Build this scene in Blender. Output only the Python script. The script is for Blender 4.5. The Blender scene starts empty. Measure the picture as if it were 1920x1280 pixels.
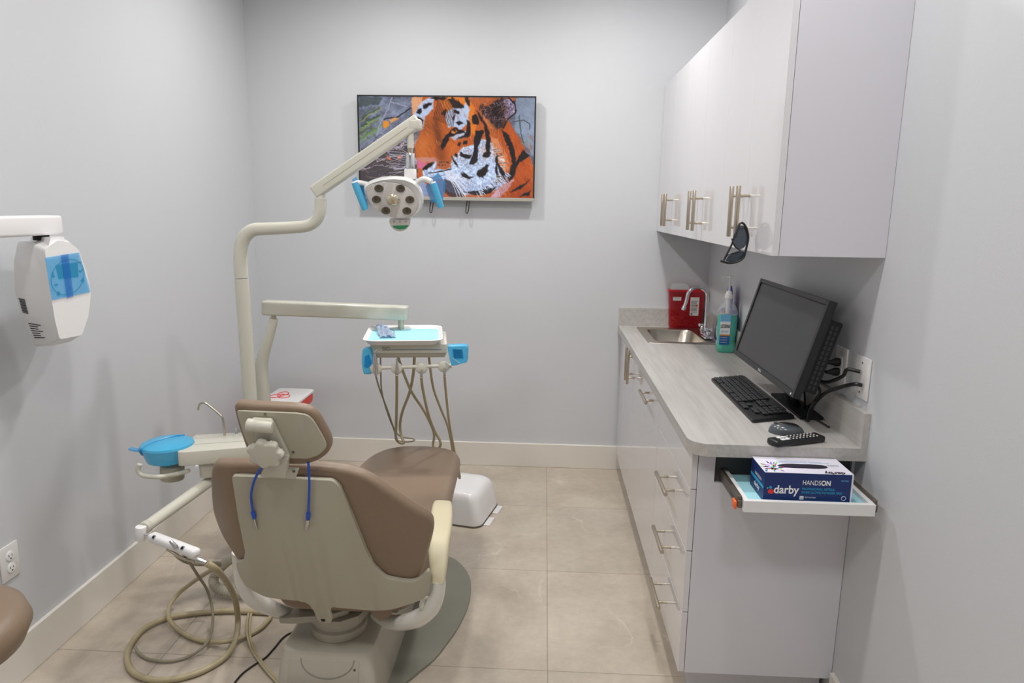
import bpy, bmesh, math, random
import numpy as np
from mathutils import Vector, Matrix
random.seed(7)
S = bpy.context.scene
COL = S.collection
PI = math.pi

# ------------------------------------------------------------------ camera
f_, th_, ps_, ro_, H_ = 1310.93, .1906, .0445, .0155, 1.6057
FW = Vector((-math.sin(ps_)*math.cos(th_), math.cos(ps_)*math.cos(th_), -math.sin(th_)))
RT = Vector((math.cos(ps_), math.sin(ps_), 0)); UP = RT.cross(FW)
R2 = math.cos(ro_)*RT + math.sin(ro_)*UP; U2 = -math.sin(ro_)*RT + math.cos(ro_)*UP
CP = Vector((0, 0, H_))
cam = bpy.data.cameras.new('camera'); co = bpy.data.objects.new('camera', cam); COL.objects.link(co)
M = Matrix.Identity(4)
for i in range(3):
    M[i][0] = R2[i]; M[i][1] = U2[i]; M[i][2] = -FW[i]; M[i][3] = CP[i]
co.matrix_world = M
cam.sensor_width = 36; cam.lens = f_/1920*36; cam.clip_start = .02
S.camera = co

def ray(x, y): return FW + R2*((x-960)/f_) - U2*((y-640)/f_)
def at(x, y, ax, v):
    d = ray(x, y); i = 'xyz'.index(ax)
    return CP + d*((v-CP[i])/d[i])
def onp(x, y, p0, n):
    d = ray(x, y); return CP + d*((Vector(p0)-CP).dot(n)/d.dot(n))

# ------------------------------------------------------------------ materials
def lin(c):
    return tuple(((v/255)/12.92 if v/255 <= .04045 else ((v/255+.055)/1.055)**2.4) for v in c)
def mat(name, c, rough=.5, metal=0, coat=0, bump=0, bscale=200, var=0, vscale=8, alpha=1, trans=0, emis=0, spec=.5):
    m = bpy.data.materials.new(name); m.use_nodes = True
    nt = m.node_tree; b = nt.nodes['Principled BSDF']; L = nt.links
    col = (*lin(c), 1)
    b.inputs['Base Color'].default_value = col
    b.inputs['Roughness'].default_value = rough; b.inputs['Metallic'].default_value = metal
    b.inputs['Coat Weight'].default_value = coat; b.inputs['Coat Roughness'].default_value = .04
    b.inputs['Specular IOR Level'].default_value = spec
    b.inputs['Alpha'].default_value = alpha; b.inputs['Transmission Weight'].default_value = trans
    if emis:
        b.inputs['Emission Color'].default_value = col; b.inputs['Emission Strength'].default_value = emis
    tc = nt.nodes.new('ShaderNodeTexCoord')
    nz = nt.nodes.new('ShaderNodeTexNoise'); nz.inputs['Scale'].default_value = vscale; nz.inputs['Detail'].default_value = 4
    L.new(tc.outputs['Object'], nz.inputs['Vector'])
    v = max(var, .004)
    mx = nt.nodes.new('ShaderNodeMix'); mx.data_type = 'RGBA'
    mx.inputs['A'].default_value = tuple(x*(1-v) for x in col[:3])+(1,); mx.inputs['B'].default_value = tuple(min(1, x*(1+v)) for x in col[:3])+(1,)
    L.new(nz.outputs['Fac'], mx.inputs['Factor']); L.new(mx.outputs['Result'], b.inputs['Base Color'])
    if bump:
        n2 = nt.nodes.new('ShaderNodeTexNoise'); n2.inputs['Scale'].default_value = bscale; n2.inputs['Detail'].default_value = 3
        L.new(tc.outputs['Object'], n2.inputs['Vector'])
        bp = nt.nodes.new('ShaderNodeBump'); bp.inputs['Strength'].default_value = bump; bp.inputs['Distance'].default_value = .002
        L.new(n2.outputs['Fac'], bp.inputs['Height']); L.new(bp.outputs['Normal'], b.inputs['Normal'])
    return m
MT = dict(
    wall=mat('wall_paint', (201, 203, 206), .55, bump=.15, bscale=350, var=.01, vscale=2),
    ceil=mat('ceiling_paint', (226, 226, 224), .8),
    base=mat('baseboard_paint', (222, 217, 208), .35, var=.02),
    gloss=mat('gloss_laminate', (216, 214, 217), .10, coat=.4),
    panel=mat('panel_laminate', (213, 212, 219), .3),
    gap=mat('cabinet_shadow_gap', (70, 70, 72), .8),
    steel=mat('brushed_steel', (196, 186, 168), .28, metal=1, bump=.1, bscale=600),
    chrome=mat('chrome', (225, 225, 228), .08, metal=1),
    sink=mat('sink_steel', (190, 182, 170), .3, metal=1),
    cream=mat('cream_enamel', (204, 202, 188), .22, coat=.4),
    armcream=mat('cream_arm', (208, 206, 192), .3, coat=.2),
    shell=mat('grey_beige_shell', (176, 171, 153), .42, bump=.1, bscale=500, var=.04, vscale=4),
    hinge=mat('pale_grey_casting', (196, 193, 179), .4),
    ped=mat('pedestal_plastic', (172, 166, 152), .42, var=.03),
    plate=mat('grey_green_plate', (134, 133, 121), .5, var=.04),
    arml=mat('white_enamel', (222, 220, 212), .18, coat=.5),
    pad=mat('yellowed_pad', (203, 194, 163), .5, var=.03),
    leather=mat('taupe_vinyl', (134, 114, 94), .38, bump=.25, bscale=420, var=.05, vscale=5),
    white=mat('white_plastic', (232, 231, 230), .3),
    whited=mat('white_plate', (220, 218, 216), .35),
    lens=mat('lamp_lens', (208, 204, 200), .15, coat=.4),
    led=mat('led_reflector', (112, 108, 100), .2, metal=.8),
    ledc=mat('led_centre', (214, 206, 180), .15, metal=.7),
    green=mat('green_label', (50, 140, 90), .4),
    black=mat('black_plastic', (24, 24, 25), .4),
    blackm=mat('black_matte', (14, 14, 15), .7),
    key=mat('keycap', (44, 44, 46), .45),
    keyg=mat('keycap_grey', (88, 90, 94), .4),
    screen=mat('dark_screen', (62, 62, 63), .38, spec=.35),
    hose=mat('tan_hose', (172, 160, 128), .45),
    hose2=mat('taupe_hose', (142, 134, 114), .5),
    duct=mat('pale_duct', (182, 178, 162), .5),
    blue=mat('blue_film', (74, 190, 236), .22, alpha=.78),
    blueb=mat('blue_film_band', (22, 140, 205), .25, alpha=.9),
    bluet=mat('blue_film_thin', (60, 170, 225), .2, alpha=.55),
    bcord=mat('blue_cord', (24, 84, 190), .45),
    teal=mat('teal_paper', (160, 214, 222), .7),
    mask=mat('pale_blue_mask', (198, 210, 228), .7, bump=.6, bscale=60, var=.15, vscale=60),
    red=mat('red_bag', (228, 52, 34), .4, bump=.8, bscale=40, var=.25, vscale=20),
    redp=mat('red_plastic', (178, 18, 34), .22, alpha=.68),
    redl=mat('red_lid', (196, 26, 40), .3),
    redc=mat('red_contents', (150, 30, 30), .4),
    orange=mat('orange_plastic', (238, 110, 50), .4),
    clear=mat('clear_plastic', (226, 232, 232), .08, alpha=.28),
    liquid=mat('mouthwash_liquid', (92, 210, 184), .08, alpha=.72, trans=.15),
    purple=mat('purple_plastic', (74, 56, 168), .3),
    mirror=mat('mirror_glass', (225, 225, 225), .02, metal=1),
    navy=mat('navy_card', (18, 44, 104), .45),
    bwhite=mat('white_card', (226, 224, 236), .45),
    cyan=mat('cyan_ink', (40, 160, 205), .5),
    ink=mat('black_ink', (30, 30, 34), .5),
    dkink=mat('dark_navy_ink', (26, 22, 44), .6),
    wink=mat('white_ink', (240, 240, 242), .5),
    redink=mat('red_ink', (220, 50, 50), .5),
    yel=mat('lime_ink', (150, 200, 60), .5),
    pink=mat('violet_ink', (170, 90, 200), .5),
    lblblue=mat('label_blue', (24, 96, 170), .4),
    lbllight=mat('label_light_blue', (120, 190, 232), .4),
    gold=mat('gold_ink', (200, 130, 40), .4),
    shade=mat('tinted_lens', (44, 62, 78), .06, alpha=.76),
    label=mat('paper_label', (222, 220, 216), .6),
    silver=mat('silver_bezel', (186, 182, 172), .35, metal=.5),
    dispd=mat('display_navy', (10, 72, 128), .25),
    inkteal=mat('teal_ink', (20, 96, 140), .5),
    glow=mat('lamp_diffuser', (255, 250, 240), .5, emis=6),
    rail=mat('zinc_rail', (120, 114, 106), .4, metal=.8),
    clip=mat('clip_metal', (205, 205, 205), .25, metal=1),
    mouse=mat('mouse_grey', (72, 78, 84), .25, coat=.3),
)

def wood_mat():
    m = bpy.data.materials.new('grey_woodgrain_laminate'); m.use_nodes = True
    nt = m.node_tree; b = nt.nodes['Principled BSDF']; L = nt.links
    tc = nt.nodes.new('ShaderNodeTexCoord'); mp = nt.nodes.new('ShaderNodeMapping'); mp.inputs['Scale'].default_value = (26, 1.3, 26)
    nz = nt.nodes.new('ShaderNodeTexNoise'); nz.inputs['Scale'].default_value = 2.2; nz.inputs['Detail'].default_value = 8; nz.inputs['Distortion'].default_value = .5
    cr = nt.nodes.new('ShaderNodeValToRGB')
    cr.color_ramp.elements[0].position = .3; cr.color_ramp.elements[0].color = (*lin((172, 168, 163)), 1)
    cr.color_ramp.elements[1].position = .72; cr.color_ramp.elements[1].color = (*lin((191, 188, 184)), 1)
    L.new(tc.outputs['Object'], mp.inputs['Vector']); L.new(mp.outputs['Vector'], nz.inputs['Vector'])
    L.new(nz.outputs['Fac'], cr.inputs['Fac']); L.new(cr.outputs['Color'], b.inputs['Base Color'])
    b.inputs['Roughness'].default_value = .38
    return m
MT['wood'] = wood_mat()

def floor_mat():
    m = bpy.data.materials.new('beige_stone_tile'); m.use_nodes = True
    nt = m.node_tree; b = nt.nodes['Principled BSDF']; L = nt.links; N = nt.nodes.new
    tc = N('ShaderNodeTexCoord')
    n1 = N('ShaderNodeTexNoise'); n1.inputs['Scale'].default_value = 3.2; n1.inputs['Detail'].default_value = 10; n1.inputs['Roughness'].default_value = .62; n1.inputs['Distortion'].default_value = .35
    L.new(tc.outputs['Object'], n1.inputs['Vector'])
    cr = N('ShaderNodeValToRGB'); E = cr.color_ramp.elements
    E[0].position = .3; E[0].color = (*lin((176, 164, 148)), 1); E[1].position = .7; E[1].color = (*lin((198, 187, 171)), 1)
    L.new(n1.outputs['Fac'], cr.inputs['Fac'])
    n3 = N('ShaderNodeTexNoise'); n3.inputs['Scale'].default_value = 26; n3.inputs['Detail'].default_value = 8; n3.inputs['Roughness'].default_value = .7
    L.new(tc.outputs['Object'], n3.inputs['Vector'])
    m1 = N('ShaderNodeMix'); m1.data_type = 'RGBA'; m1.blend_type = 'OVERLAY'; m1.inputs['Factor'].default_value = .22
    L.new(cr.outputs['Color'], m1.inputs['A']); L.new(n3.outputs['Fac'], m1.inputs['B'])
    # pale veins: thin band of a distorted noise
    n2 = N('ShaderNodeTexNoise'); n2.inputs['Scale'].default_value = 1.7; n2.inputs['Detail'].default_value = 6; n2.inputs['Distortion'].default_value = 1.1
    L.new(tc.outputs['Object'], n2.inputs['Vector'])
    cv = N('ShaderNodeValToRGB'); e = cv.color_ramp.elements
    e[0].position = .493; e[0].color = (0, 0, 0, 1); e[1].position = .5; e[1].color = (1, 1, 1, 1)
    e2 = e.new(.507); e2.color = (0, 0, 0, 1)
    L.new(n2.outputs['Fac'], cv.inputs['Fac'])
    n4 = N('ShaderNodeTexNoise'); n4.inputs['Scale'].default_value = 2.3; L.new(tc.outputs['Object'], n4.inputs['Vector'])
    c4 = N('ShaderNodeValToRGB'); c4.color_ramp.elements[0].position = .5; c4.color_ramp.elements[1].position = .64
    L.new(n4.outputs['Fac'], c4.inputs['Fac'])
    mm = N('ShaderNodeMath'); mm.operation = 'MULTIPLY'; L.new(cv.outputs['Color'], mm.inputs[0]); L.new(c4.outputs['Color'], mm.inputs[1])
    mm2 = N('ShaderNodeMath'); mm2.operation = 'MULTIPLY'; mm2.inputs[1].default_value = .5; L.new(mm.outputs[0], mm2.inputs[0])
    m2 = N('ShaderNodeMix'); m2.data_type = 'RGBA'; m2.inputs['B'].default_value = (*lin((222, 212, 196)), 1)
    L.new(mm2.outputs[0], m2.inputs['Factor']); L.new(m1.outputs['Result'], m2.inputs['A'])
    mp = N('ShaderNodeMapping'); mp.inputs['Location'].default_value = (-.045, -.137, 0)
    L.new(tc.outputs['Object'], mp.inputs['Vector'])
    br = N('ShaderNodeTexBrick'); br.offset = 0; br.squash = 1
    br.inputs['Scale'].default_value = 1; br.inputs['Brick Width'].default_value = 1.38; br.inputs['Row Height'].default_value = .69
    br.inputs['Mortar Size'].default_value = .0022; br.inputs['Mortar Smooth'].default_value = .3; br.inputs['Bias'].default_value = 0
    br.inputs['Color1'].default_value = (1, 1, 1, 1); br.inputs['Color2'].default_value = (.93, .94, .95, 1)
    br.inputs['Mortar'].default_value = (.62, .60, .57, 1)
    L.new(mp.outputs['Vector'], br.inputs['Vector'])
    m3 = N('ShaderNodeMix'); m3.data_type = 'RGBA'; m3.blend_type = 'MULTIPLY'; m3.inputs['Factor'].default_value = 1
    L.new(m2.outputs['Result'], m3.inputs['A']); L.new(br.outputs['Color'], m3.inputs['B'])
    L.new(m3.outputs['Result'], b.inputs['Base Color'])
    b.inputs['Roughness'].default_value = .36
    bp = N('ShaderNodeBump'); bp.inputs['Strength'].default_value = .12; bp.inputs['Distance'].default_value = .003
    L.new(n3.outputs['Fac'], bp.inputs['Height']); L.new(bp.outputs['Normal'], b.inputs['Normal'])
    return m
MT['floor'] = floor_mat()

# ------------------------------------------------------------------ object helpers
ROOT = {}
def thing(name, label, cat, loc, group=None):
    o = bpy.data.objects.new(name, None); COL.objects.link(o); o.location = Vector(loc)
    o.empty_display_size = .05
    o['label'] = label; o['category'] = cat
    if group: o['group'] = group
    ROOT[o.name] = Vector(loc)
    return o
def rootloc(o):
    while o.parent: o = o.parent
    return ROOT[o.name]

class MB:
    def __init__(s): s.bm = bmesh.new()
    def box(s, x0, x1, y0, y1, z0, z1, bev=0, seg=2):
        t = bmesh.new(); bmesh.ops.create_cube(t, size=1)
        for v in t.verts:
            v.co = Vector(((x0+x1)/2+v.co.x*(x1-x0), (y0+y1)/2+v.co.y*(y1-y0), (z0+z1)/2+v.co.z*(z1-z0)))
        if bev: bmesh.ops.bevel(t, geom=t.edges[:], offset=bev, segments=seg, affect='EDGES', profile=.5)
        s._add(t); return s
    def obox(s, c, ax, ay, az, hx, hy, hz, bev=0, seg=2):
        c = Vector(c); ax = Vector(ax).normalized(); ay = Vector(ay).normalized(); az = Vector(az).normalized()
        t = bmesh.new(); bmesh.ops.create_cube(t, size=2)
        for v in t.verts: v.co = Vector((v.co.x*hx, v.co.y*hy, v.co.z*hz))
        if bev: bmesh.ops.bevel(t, geom=t.edges[:], offset=bev, segments=seg, affect='EDGES', profile=.5)
        for v in t.verts: v.co = c + ax*v.co.x + ay*v.co.y + az*v.co.z
        s._add(t); return s
    def _add(s, t):
        bmesh.ops.recalc_face_normals(t, faces=t.faces[:])
        me = bpy.data.meshes.new('t'); t.to_mesh(me); t.free(); s.bm.from_mesh(me); bpy.data.meshes.remove(me)
    def cyl(s, p0, p1, r0, r1=None, seg=24, bev=0):
        p0 = Vector(p0); p1 = Vector(p1); r1 = r0 if r1 is None else r1
        L = (p1-p0).length
        prof = [(0, 0), (r0, 0), (r1, L), (0, L)]
        if bev: prof = [(0, 0), (r0-bev, 0), (r0-bev*.3, bev*.3), (r0, bev), (r1, L-bev), (r1-bev*.3, L-bev*.3), (r1-bev, L), (0, L)]
        return s.lathe(p0, p1-p0, prof, seg)
    def lathe(s, o, axis, prof, seg=32, sx=1, sy=1, xd=None):
        o = Vector(o); a = Vector(axis).normalized()
        x = Vector(xd) if xd else (Vector((1, 0, 0)) if abs(a.x) < .9 else Vector((0, 1, 0)))
        x = (x - a*x.dot(a)).normalized(); y = a.cross(x)
        t = bmesh.new(); rings = []
        for r, h in prof:
            if r < 1e-6: rings.append([t.verts.new(o+a*h)])
            else: rings.append([t.verts.new(o+a*h+x*(r*sx*math.cos(2*PI*i/seg))+y*(r*sy*math.sin(2*PI*i/seg))) for i in range(seg)])
        for A, B in zip(rings, rings[1:]):
            for i in range(seg):
                j = (i+1) % seg
                if len(A) == 1 and len(B) == 1: continue
                if len(A) == 1: t.faces.new((A[0], B[i], B[j]))
                elif len(B) == 1: t.faces.new((A[i], A[j], B[0]))
                else: t.faces.new((A[i], A[j], B[j], B[i]))
        s._add(t); return s
    def tube(s, pts, r, seg=12, smooth=True, n=8, flat=1, closed=False):
        pts = [Vector(p) for p in pts]
        rs = r if isinstance(r, (list, tuple)) else [r]*len(pts)
        if smooth and len(pts) > 2: pts, rs = catmull(pts, rs, n, closed)
        t = bmesh.new(); rings = []; prev = None; N = len(pts)
        for i, p in enumerate(pts):
            if closed: tg = pts[(i+1) % N]-pts[i-1]
            else: tg = pts[min(i+1, N-1)]-pts[max(i-1, 0)]
            tg.normalize()
            if prev is None:
                a = Vector((0, 0, 1)) if abs(tg.z) < .9 else Vector((1, 0, 0)); x = (a-tg*a.dot(tg)).normalized()
            else: x = (prev-tg*prev.dot(tg)).normalized()
            prev = x; y = tg.cross(x)
            rings.append([t.verts.new(p+x*(rs[i]*flat*math.cos(2*PI*k/seg))+y*(rs[i]*math.sin(2*PI*k/seg))) for k in range(seg)])
        pr = list(zip(rings, rings[1:]))
        if closed: pr.append((rings[-1], rings[0]))
        for A, B in pr:
            for k in range(seg): t.faces.new((A[k], A[(k+1) % seg], B[(k+1) % seg], B[k]))
        if not closed: t.faces.new(rings[0][::-1]); t.faces.new(rings[-1])
        s._add(t); return s
    def prism(s, poly, d, bev=0, seg=3, cuts=None, fn=None):
        d = Vector(d); t = bmesh.new()
        vs = [t.verts.new(Vector(p)) for p in poly]; fc = t.faces.new(vs)
        ex = bmesh.ops.extrude_face_region(t, geom=[fc])
        nv = [g for g in ex['geom'] if isinstance(g, bmesh.types.BMVert)]
        for v in nv: v.co += d
        if bev:
            dn = d.normalized()
            ed = [e for e in t.edges if abs((e.verts[0].co-e.verts[1].co).normalized().dot(dn)) < .5]
            bmesh.ops.bevel(t, geom=ed, offset=bev, segments=seg, affect='EDGES', profile=.5, clamp_overlap=True)
        if cuts:
            for pco, pno in cuts:
                bmesh.ops.bisect_plane(t, geom=t.verts[:]+t.edges[:]+t.faces[:], plane_co=pco, plane_no=pno)
        if fn:
            for v in t.verts: v.co = fn(v.co)
        big = [f for f in t.faces if len(f.verts) > 4]
        if big: bmesh.ops.triangulate(t, faces=big)
        s._add(t); return s
    def pillow(s, poly, d, r, k=4, cuts=None, fn=None, ds=.008):
        # cushion: closed outline, evenly resampled, rounded rims of radius r on both faces
        d = Vector(d); dn = d.normalized(); T = d.length; P = [Vector(p) for p in poly]; out = []
        N = len(P); per = [0]
        for i in range(N): per.append(per[-1]+(P[(i+1) % N]-P[i]).length)
        n = max(24, int(per[-1]/ds)); j = 0
        for q_ in range(n):
            t = per[-1]*q_/n
            while per[j+1] < t: j += 1
            out.append(P[j].lerp(P[(j+1) % N], (t-per[j])/max(1e-9, per[j+1]-per[j])))
        for _ in range(3): out = [(out[i-1]+out[i]*2+out[(i+1) % n])/4 for i in range(n)]
        c = sum(out, Vector())/n
        nr = []
        for i in range(n):
            tg = (out[(i+1) % n]-out[i-1]).normalized(); nr.append(tg.cross(dn))
        if sum((out[i]-c).dot(nr[i]) for i in range(n)) < 0: nr = [-v for v in nr]
        for _ in range(4): nr = [(nr[i-1]+nr[i]+nr[(i+1) % n]).normalized() for i in range(n)]
        rings = []
        for side in (0, 1):
            for a in range(k+1):
                th = PI/2*a/k
                if side == 0: ins = r*(1-math.sin(th)); h = r*(1-math.cos(th))
                else: ins = r*(1-math.cos(th)); h = T-r+r*math.sin(th)
                rings.append([out[i]-nr[i]*ins+dn*h for i in range(n)])
        t = bmesh.new(); R = [[t.verts.new(p) for p in rr] for rr in rings]
        for A, B in zip(R, R[1:]):
            for i in range(n): t.faces.new((A[i], A[(i+1) % n], B[(i+1) % n], B[i]))
        f0 = t.faces.new(R[0][::-1]); f1 = t.faces.new(R[-1])
        if cuts:
            for pco, pno in cuts: bmesh.ops.bisect_plane(t, geom=t.verts[:]+t.edges[:]+t.faces[:], plane_co=pco, plane_no=pno)
        if fn:
            for v in t.verts: v.co = fn(v.co)
        big = [f for f in t.faces if len(f.verts) > 4]
        if big: bmesh.ops.triangulate(t, faces=big)
        s._add(t); return s
    def rot(s, piv, ang):
        piv = Vector(piv); R = Matrix.Rotation(ang, 3, 'Z')
        for v in s.bm.verts: v.co = R @ (v.co-piv)+piv
        return s
    def loft(s, rings, cap=True, cap0=True):
        t = bmesh.new(); R = [[t.verts.new(Vector(p)) for p in r] for r in rings]
        n = len(R[0])
        for A, B in zip(R, R[1:]):
            for i in range(n): t.faces.new((A[i], A[(i+1) % n], B[(i+1) % n], B[i]))
        if cap and cap0: t.faces.new(R[0][::-1])
        if cap: t.faces.new(R[-1])
        s._add(t); return s
    def build(s, name, m, parent=None, smooth=True, label=None, cat=None, kind=None, group=None, loc=None, ang=35):
        me = bpy.data.meshes.new(name)
        off = rootloc(parent) if parent else (Vector(loc) if loc is not None else Vector((0, 0, 0)))
        if parent is None and loc is None and cat:
            xs = [v.co for v in s.bm.verts]
            lo = Vector([min(v[i] for v in xs) for i in range(3)]); hi = Vector([max(v[i] for v in xs) for i in range(3)])
            off = Vector(((lo.x+hi.x)/2, (lo.y+hi.y)/2, lo.z))
        for v in s.bm.verts: v.co -= off
        if smooth:
            for f in s.bm.faces: f.smooth = True
            for e in s.bm.edges:
                e.smooth = not (len(e.link_faces) == 2 and e.calc_face_angle(0) > math.radians(ang))
        s.bm.to_mesh(me); s.bm.free()
        me.materials.append(MT[m] if isinstance(m, str) else m)
        o = bpy.data.objects.new(name, me); COL.objects.link(o)
        if parent: o.parent = parent
        else: o.location = off; ROOT[o.name] = off
        if label: o['label'] = label
        if cat: o['category'] = cat
        if kind: o['kind'] = kind
        if group: o['group'] = group
        return o

def catmull(P, rs, n, closed=False):
    out = []; ro = []; N = len(P)
    rng = range(N) if closed else range(N-1)
    for i in rng:
        if closed: p0, p1, p2, p3 = P[i-1], P[i], P[(i+1) % N], P[(i+2) % N]; ra, rb = rs[i], rs[(i+1) % N]
        else: p0, p1, p2, p3 = P[max(i-1, 0)], P[i], P[i+1], P[min(i+2, N-1)]; ra, rb = rs[i], rs[i+1]
        for k in range(n):
            u = k/n
            out.append(.5*((2*p1)+(p2-p0)*u+(2*p0-5*p1+4*p2-p3)*u*u+(3*p1-p0-3*p2+p3)*u**3)); ro.append(ra+(rb-ra)*u)
    if not closed: out.append(P[-1]); ro.append(rs[-1])
    return out, ro

def rnd(poly, r=.02, n=5):
    """round every corner of a 3D polygon"""
    P = [Vector(p) for p in poly]; out = []; N = len(P)
    for i in range(N):
        a, b, c = P[i-1], P[i], P[(i+1) % N]
        ra = min(r, (a-b).length*.45); rc = min(r, (c-b).length*.45)
        p = b+(a-b).normalized()*ra; q = b+(c-b).normalized()*rc
        for k in range(n+1):
            u = k/n; out.append(p*(1-u)**2+b*2*u*(1-u)+q*u*u)
    return out
def px_rnd(pts, r=10, n=5):
    return [(v.x, v.y) for v in rnd([(x, y, 0) for x, y in pts], r, n)]

def text(s, org, xd, yd, size, m, parent, name='lettering', width=None, bold=0, align='LEFT', lift=.0006):
    cu = bpy.data.curves.new('txt', 'FONT'); cu.body = s; cu.size = 1; cu.offset = bold; cu.align_x = align
    o = bpy.data.objects.new('txt', cu); COL.objects.link(o)
    me = bpy.data.meshes.new_from_object(o); bpy.data.objects.remove(o); bpy.data.curves.remove(cu)
    xd = Vector(xd).normalized(); yd = Vector(yd).normalized(); n = xd.cross(yd)
    xs = [v.co.x for v in me.vertices]; w = max(xs)-min(xs); sx = size if width is None else width/w
    org = Vector(org); off = rootloc(parent)
    for v in me.vertices: v.co = org + xd*(v.co.x*sx) + yd*(v.co.y*size) + n*lift - off
    me.materials.clear(); me.materials.append(MT[m])
    ob = bpy.data.objects.new(name, me); COL.objects.link(ob); ob.parent = parent
    return ob

def struct(mb, name, m): return mb.build(name, m, smooth=False, kind='structure')

# ------------------------------------------------------------------ room
D, XR, XL, YB, ZC = 4.187, .973, -1.748, -1.5, 3.0
struct(MB().box(XL-.1, XR+.1, YB-.1, D+.1, -.1, 0), 'floor', 'floor')
struct(MB().box(XL-.1, XR+.1, YB-.1, D+.1, ZC, ZC+.1), 'ceiling', 'ceil')
struct(MB().box(XL-.1, XR+.1, D, D+.1, 0, ZC), 'wall_back', 'wall')
struct(MB().box(XL-.1, XL, YB, D, 0, ZC), 'wall_left', 'wall')
struct(MB().box(XR, XR+.1, YB, D, 0, ZC), 'wall_right', 'wall')
struct(MB().box(XL-.1, XR+.1, YB-.1, YB, 0, ZC), 'wall_front', 'wall')
HB = .152
struct(MB().box(XL+.001, .52, D-.015, D, 0, HB, .002, 1), 'baseboard_back', 'base')
struct(MB().box(XL, XL+.015, YB, D-.016, 0, HB, .002, 1), 'baseboard_left', 'base')
struct(MB().box(XR-.015, XR, YB, 2.075, 0, HB-.015, .002, 1), 'baseboard_right', 'base')
struct(MB().box(XL+.016, XR-.016, YB, YB+.015, 0, HB, .002, 1), 'baseboard_front', 'base')

# ------------------------------------------------------------------ ceiling downlights
LP = [(-.85, .2), (.32, .2), (-.85, 1.75), (.32, 1.75), (-.85, 3.25), (.32, 3.25)]
wh = {.2: 'above the camera end', 1.75: 'in the middle row', 3.25: 'near the television wall'}
for (x, y) in LP:
    t = thing('ceiling_light', 'round recessed white ceiling downlight %s, %s side' % (wh[y], 'left' if x < 0 else 'cabinet'), 'ceiling light', (x, y, ZC), 'ceiling downlights')
    MB().lathe((x, y, ZC), (0, 0, -1), [(.075, 0), (.1, 0), (.1, .004), (.078, .01), (.075, .004), (.075, 0)], 40).build('trim_ring', 'white', t)
    MB().cyl((x, y, ZC-.001), (x, y, ZC-.004), .074, seg=40).build('diffuser', 'glow', t)
    l = bpy.data.lights.new('downlight', 'AREA'); l.shape = 'DISK'; l.size = .45 if y < 1 else .16; l.spread = math.radians(165)
    l.energy = {.2: 18, 1.75: 16.5, 3.25: 24.5}[y]; l.color = (1, .975, .96)
    lo = bpy.data.objects.new('downlight_source', l); COL.objects.link(lo); lo.location = (x, y, ZC-.012)

# ------------------------------------------------------------------ television
TX0, TX1, TZ0, TZ1, TY = -1.088, -.068, 1.637, 2.216, 4.127
tv = thing('television', 'flat wall television showing a close up of a tiger', 'television', ((TX0+TX1)/2, TY, TZ0))
MB().box(TX0, TX1, TY+.001, TY+.03, TZ0, TZ1, .003, 1).build('housing', 'black', tv, smooth=False)
MB().box(TX0+.12, TX1-.12, TY+.031, D, TZ0+.08, TZ1-.12, .004, 1).build('wall_mount', 'blackm', tv, smooth=False)
fr = MB()
fr.box(TX0, TX0+.008, TY-.006, TY, TZ0+.018, TZ1); fr.box(TX1-.008, TX1, TY-.006, TY, TZ0+.018, TZ1); fr.box(TX0+.008, TX1-.008, TY-.006, TY, TZ1-.008, TZ1)
fr.build('bezel', 'black', tv, smooth=False)
MB().box(TX0, TX1, TY-.009, TY, TZ0-.002, TZ0+.017, .002, 1).build('bottom_bezel', 'silver', tv, smooth=False, label='silver strip along the bottom of the screen')
for sx in (-.665, -.453):
    MB().tube([(sx+.006, 4.15, 1.645), (sx+.004, 4.145, 1.60), (sx-.002, 4.14, 1.567), (sx-.012, 4.14, 1.567), (sx-.012, 4.145, 1.60), (sx-.004, 4.15, 1.645)], .0028, 6).build('pull_cord', 'black', tv)

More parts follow.
